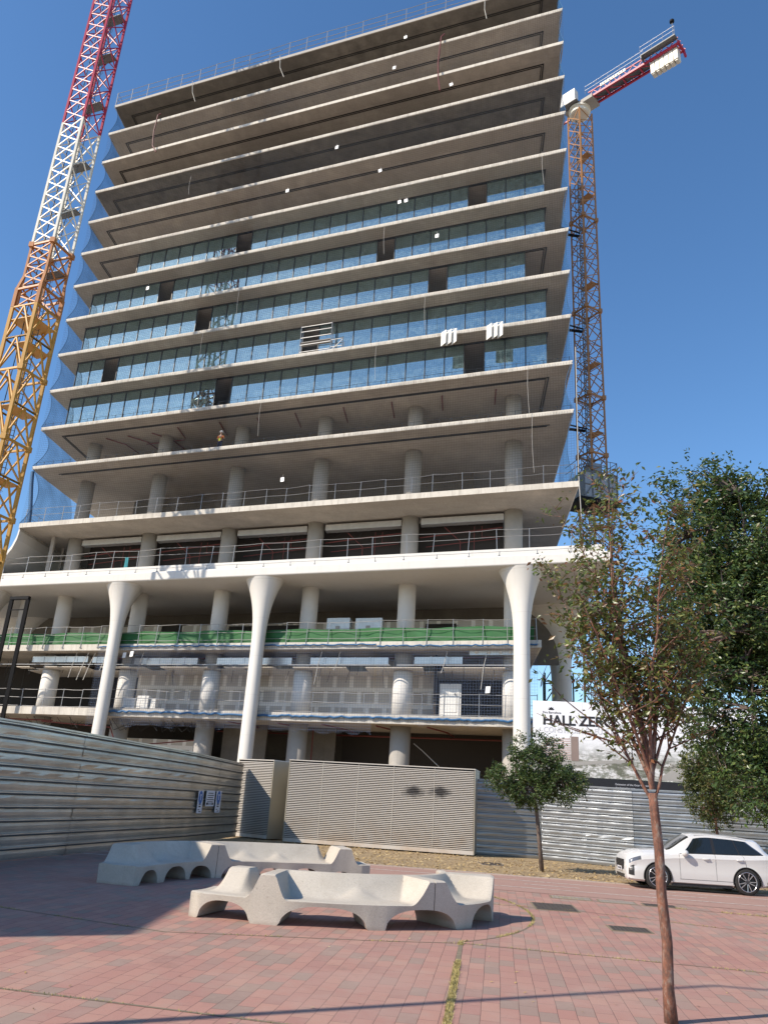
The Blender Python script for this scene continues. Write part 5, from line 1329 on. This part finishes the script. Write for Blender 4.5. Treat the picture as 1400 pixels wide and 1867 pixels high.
M['leaf_olive'] = mk_leaf('olive_green_leaf', [(0, (.04, .065, .018)), (.5, (.08, .105, .03)), (.85, (.13, .14, .04)), (1, (.17, .11, .05))], .25)
def mk_bark(name, c1, c2, c3):
    t = NT(name); v = t.coord(kind='World'); a = t.noise(t.coord((1, 1, .5), kind='World'), 13, 6, .75); b = t.noise(t.coord((1, 1, .35), kind='World'), 22, 5, .7)
    k = t.ramp(a, [(.35, c1), (.5, c2), (.65, c3)]); k = t.mix(t.ramp(b, [(.4, .6), (.55, 0.0)]), k, (.05, .035, .03)); t.base(k); t.rough(.85); t.bump(b, .012, .8); return t.m
M['bark_red'] = mk_bark('reddish_bark', (.27, .22, .18), (.21, .085, .05), (.11, .065, .05))
M['bark_grey'] = mk_bark('grey_bark', (.11, .085, .07), (.15, .11, .09), (.20, .15, .12))
def leaf(mb, c, d, s, rnd, wide=.42):
    """one folded leaf from c along d"""
    d = d.normalized(); side = d.cross(Vector((rnd.gauss(0, 1), rnd.gauss(0, 1), rnd.gauss(0, 1)))).normalized(); up = side.cross(d)
    w_ = s*wide*.5; m1 = c+d*s*.45
    o = len(mb.v); mb.v += [c, m1+side*w_+up*s*.09, c+d*s-up*s*.05, m1-side*w_+up*s*.09, m1]
    mb.f += [(o, o+1, o+4), (o+1, o+2, o+4), (o, o+4, o+3), (o+4, o+2, o+3)]
def limb(mb, p, d, L_, r, rnd, up=.25, wob=.22, n=6, n_side=7):
    pts = [p.copy()]; rs = [r]; q = p.copy(); d = d.normalized()
    for i in range(n):
        d = (d+Vector((rnd.gauss(0, wob), rnd.gauss(0, wob), rnd.gauss(0, wob*.5)+up))*.35).normalized(); q = q+d*L_/n; pts.append(q.copy()); rs.append(r*(1-.8*(i+1)/n))
    mb.tube(pts, rs, n_side, caps=False); return pts, rs
# --- slim red-barked tree in the foreground
def slim_tree():
    rnd = random.Random(21); t = thing('pear_tree', (3.53, 10.1, 0), 'slim tree in the foreground with reddish trunk and sparse green and russet leaves', 'tree')
    wd = MB(); lv = MB(); fork = Vector((3.44, 10, 2.42))
    wd.tube([(3.55, 10.12, -.05), (3.53, 10.1, .35), (3.545, 10.09, .8), (3.50, 10.06, 1.3), (3.49, 10.03, 1.8), (3.455, 10.01, 2.2), fork], [.08, .064, .06, .058, .056, .054, .052], 14)
    tips = []
    mains = [((-.12, .05, 1), 3.9, .036), ((-.34, -.1, 1), 3.3, .027), ((.2, .1, 1), 3.0, .027), ((.02, -.25, 1), 3.2, .027), ((-.52, .15, 1), 2.2, .022), ((.38, -.1, 1), 2.1, .02), ((-.2, .35, 1), 3.0, .028), ((.1, .4, 1), 2.7, .025), ((-.5, -.35, 1), 2.3, .024), ((.38, .32, 1), 2.0, .022), ((-.05, -.1, 1), 3.4, .03)]
    for k, (d, L_, r) in enumerate(mains):
        base = fork+Vector((0, 0, (-.12 if k in (4, 5) else rnd.uniform(-.05, .5))))
        pts, rs = limb(wd, base, Vector(d), L_, r, rnd, up=.16, wob=.2, n=9)
        for i in range(2, len(pts)):
            for _ in range(3):
                a = rnd.uniform(0, 6.28); dd = Vector((math.cos(a)*.75, math.sin(a)*.75, rnd.uniform(.3, 1.0)))
                l2 = rnd.uniform(.35, .85)*(1.25-.55*i/len(pts)); p2, _r = limb(wd, pts[i], dd, l2, rs[i]*.45+.003, rnd, up=.12, wob=.3, n=4, n_side=4)
                tips += p2[1:]
                for _2 in range(2):
                    a = rnd.uniform(0, 6.28); dd = Vector((math.cos(a), math.sin(a), rnd.uniform(-.2, .8)))
                    p3, _r = limb(wd, p2[rnd.choice((2, 3))], dd, rnd.uniform(.15, .4), .006, rnd, up=.05, wob=.3, n=3, n_side=3); tips += p3[1:]
        tips += pts[4:]
    for a, l in (((-1.0, .0, .35), 1.0), ((-.9, .1, .75), 1.2), ((-1, -.2, .1), .9)):    # the long bare twigs on the left
        p2, _r = limb(wd, fork+Vector((-.35, 0, .55)), Vector(a), l*1.1, .012, rnd, up=.02, wob=.25, n=6, n_side=4); tips += p2[3:]
    wd.build('trunk', 'bark_red', t, smooth=True)
    for q in tips:
        if q.z < 2.7 and rnd.random() < .6: continue
        n = rnd.choice((1, 3, 4, 5, 6)) if q.z > 3.3 else rnd.choice((1, 2, 4))
        for _ in range(n):
            c = q+Vector((rnd.gauss(0, .06), rnd.gauss(0, .06), rnd.gauss(0, .06))); a = rnd.uniform(0, 6.28)
            leaf(lv, c, Vector((math.cos(a)*.75, math.sin(a)*.75, rnd.uniform(-1.1, .25))), rnd.uniform(.045, .115), rnd, rnd.uniform(.32, .52))
    lv.build('crown', 'leaf_pear', t, smooth=False, fix=False)
    return len(lv.f)//4
slim_tree()
def leafy_tree(name, base, lab, trunk, blobs, n_clusters, per, size, mat, bark, seed, cat='tree', shell=.55, limbs=14, r0=.07, grp=None):
    """blobs: (cx,cy,cz, rx,ry,rz) lobes of the crown; clusters of leaves sit on real twigs"""
    rnd = random.Random(seed); t = thing(name, base, lab, cat, grp); wd = MB(); lv = MB()
    wd.tube(trunk, [r0*(1-.45*i/(len(trunk)-1)) for i in range(len(trunk))], 10); top = Vector(trunk[-1]); mid = Vector(trunk[-2])
    vol = [b[3]*b[4]*b[5] for b in blobs]; tot = sum(vol)
    ends = []
    for i in range(limbs):
        b = rnd.choices(blobs, vol)[0]; d = Vector((rnd.gauss(0, 1), rnd.gauss(0, 1), rnd.gauss(0, 1))).normalized()
        e = Vector((b[0]+d.x*b[3]*.75, b[1]+d.y*b[4]*.75, b[2]+d.z*b[5]*.75)); s = mid.lerp(top, rnd.random())
        m1 = s.lerp(e, .4)+Vector((rnd.gauss(0, .1), rnd.gauss(0, .1), .15)); m2 = s.lerp(e, .75)+Vector((rnd.gauss(0, .12), rnd.gauss(0, .12), .1))
        wd.tube([s, m1, m2, e], [r0*.45, r0*.3, r0*.16, r0*.06], 6, caps=False); ends += [m1, m2, e, m1.lerp(m2, .5), m2.lerp(e, .5)]
    for i in range(n_clusters):
        b = rnd.choices(blobs, vol)[0]; d = Vector((rnd.gauss(0, 1), rnd.gauss(0, 1), rnd.gauss(0, 1))).normalized(); rr = 1-(1-shell)*rnd.random()**1.6
        bump_ = 1+.28*noise.noise(Vector((d.x*2+seed, d.y*2, d.z*2)))
        c = Vector((b[0]+d.x*b[3]*rr*bump_, b[1]+d.y*b[4]*rr*bump_, b[2]+d.z*b[5]*rr*bump_))
        if noise.noise(c*(.9 if b[3] > 1 else 2.4)+Vector((seed, 0, 0))) < -.22: continue
        if i % 6 == 0:
            e = min(ends, key=lambda q: (q-c).length_squared); wd.tube([e, e.lerp(c, .5)+Vector((0, 0, .04)), c], [.014*r0/.07, .009*r0/.07, .004], 3, caps=False)
        tw = (d+Vector((rnd.gauss(0, .5), rnd.gauss(0, .5), rnd.gauss(0, .5)))).normalized(); ln_ = size*rnd.uniform(1.5, 3.8)
        for k in range(per):
            p = c+tw*ln_*(k/per)+Vector((rnd.gauss(0, .25), rnd.gauss(0, .25), rnd.gauss(0, .25)))*size
            a = rnd.uniform(0, 6.28); leaf(lv, p, Vector((math.cos(a), math.sin(a), rnd.uniform(-1.2, .3)))+tw*.4, size*rnd.uniform(.6, 1.3), rnd, rnd.uniform(.34, .54))
    wd.build('trunk', bark, t, smooth=True); lv.build('crown', mat, t, fix=False); return t
leafy_tree('street_tree', (6.36, 30.4, 0), 'small round-headed green tree on the litter strip right of the wide cabinet', [(6.36, 30.4, 0), (6.28, 30.4, 1.0), (6.2, 30.4, 1.9), (6.12, 30.4, 2.4), (6.1, 30.4, 3.1)],
           [(5.0, 30.4, 3.0, .62, .7, .42), (5.9, 30.3, 2.75, .8, .8, .5), (7.1, 30.3, 3.0, .75, .8, .58), (6.1, 30.5, 3.6, .75, .7, .5), (5.7, 30.4, 4.2, .42, .5, .32), (6.8, 30.5, 4.15, .45, .5, .4), (6.25, 30.5, 4.5, .3, .4, .26), (7.5, 30.4, 3.2, .35, .4, .4)], 2300, 12, .1, 'leaf_small', 'bark_grey', 5, grp='small trees along the fence', r0=.085)
leafy_tree('street_tree', (12.55, 29.9, 0), 'small tree with a thin red trunk standing just behind the white car', [(12.55, 29.9, 0), (12.55, 29.9, 1.2), (12.5, 29.9, 2.0), (12.5, 29.9, 2.6)],
           [(12.3, 29.9, 2.9, .75, .8, .85), (12.7, 29.9, 3.6, .85, .8, .8), (12.1, 29.9, 3.9, .7, .7, .7), (12.7, 29.9, 2.3, .45, .5, .45), (13.2, 29.9, 3.3, .7, .8, .7)], 2200, 12, .1, 'leaf_olive', 'bark_red', 9, grp='small trees along the fence', r0=.06)
leafy_tree('broad_tree', (10.6, 20.2, 0), 'tall dense dark green tree filling the right edge of the view', [(10.9, 20.2, 0), (10.85, 20.2, 1.5), (10.6, 20.1, 3.5), (10.2, 20, 6), (9.8, 20, 8.5)],
           [(9.3, 20, 5.0, 1.55, 1.6, 1.5), (8.9, 19.8, 7.1, 1.7, 1.7, 1.6), (9.5, 20, 9.0, 1.7, 1.6, 1.4), (8.1, 19.6, 8.9, .85, .9, .8), (7.6, 19.6, 10.2, .5, .55, .55), (9.0, 19.8, 10.5, .75, .8, .7), (10.2, 20, 10.3, .8, .8, .8), (8.55, 19.9, 11.15, .42, .4, .45), (9.35, 19.9, 11.1, .45, .45, .5), (10.6, 20, 7, 1.7, 1.7, 2.0), (9.7, 19.6, 3.3, 1.25, 1.4, 1.1), (8.0, 19.7, 5.6, .75, .9, .9), (10.6, 19.9, 3.2, 1.1, 1.2, 1.1), (9.3, 19.9, 10.0, .9, .9, .9), (7.5, 19.6, 7.9, .5, .6, .55)],
           9000, 12, .13, 'leaf_dark', 'bark_grey', 14, limbs=40, r0=.2, shell=.3)
# ---------------------------------------------------------------- neighbouring block whose shadow falls across the left of the plaza
nb = thing('neighbour_block', (-30, 20, 0), 'plain rendered block standing beyond the left fence, outside the view', 'building')
M['render_cream'] = plain('cream_render_wall', (.50, .46, .40), .85, var=.1)
b = MB(); b.box(-34, -17.2, 6.76, 31.5, 0, 12.0); b.build('wall', 'render_cream', nb)

for f_ in range(3):
    for i in range(7):
        y = 8.6+i*3.3; z = 1.2+f_*3.6
        b = MB(); b.box(-17.2, -17.14, y, y+1.4, z, z+1.6); wn = b.build('window', 'mullion', nb); b = MB(); b.box(-17.14, -17.12, y+.1, y+1.3, z+.1, z+1.5); b.build('pane', 'car_glass', wn)
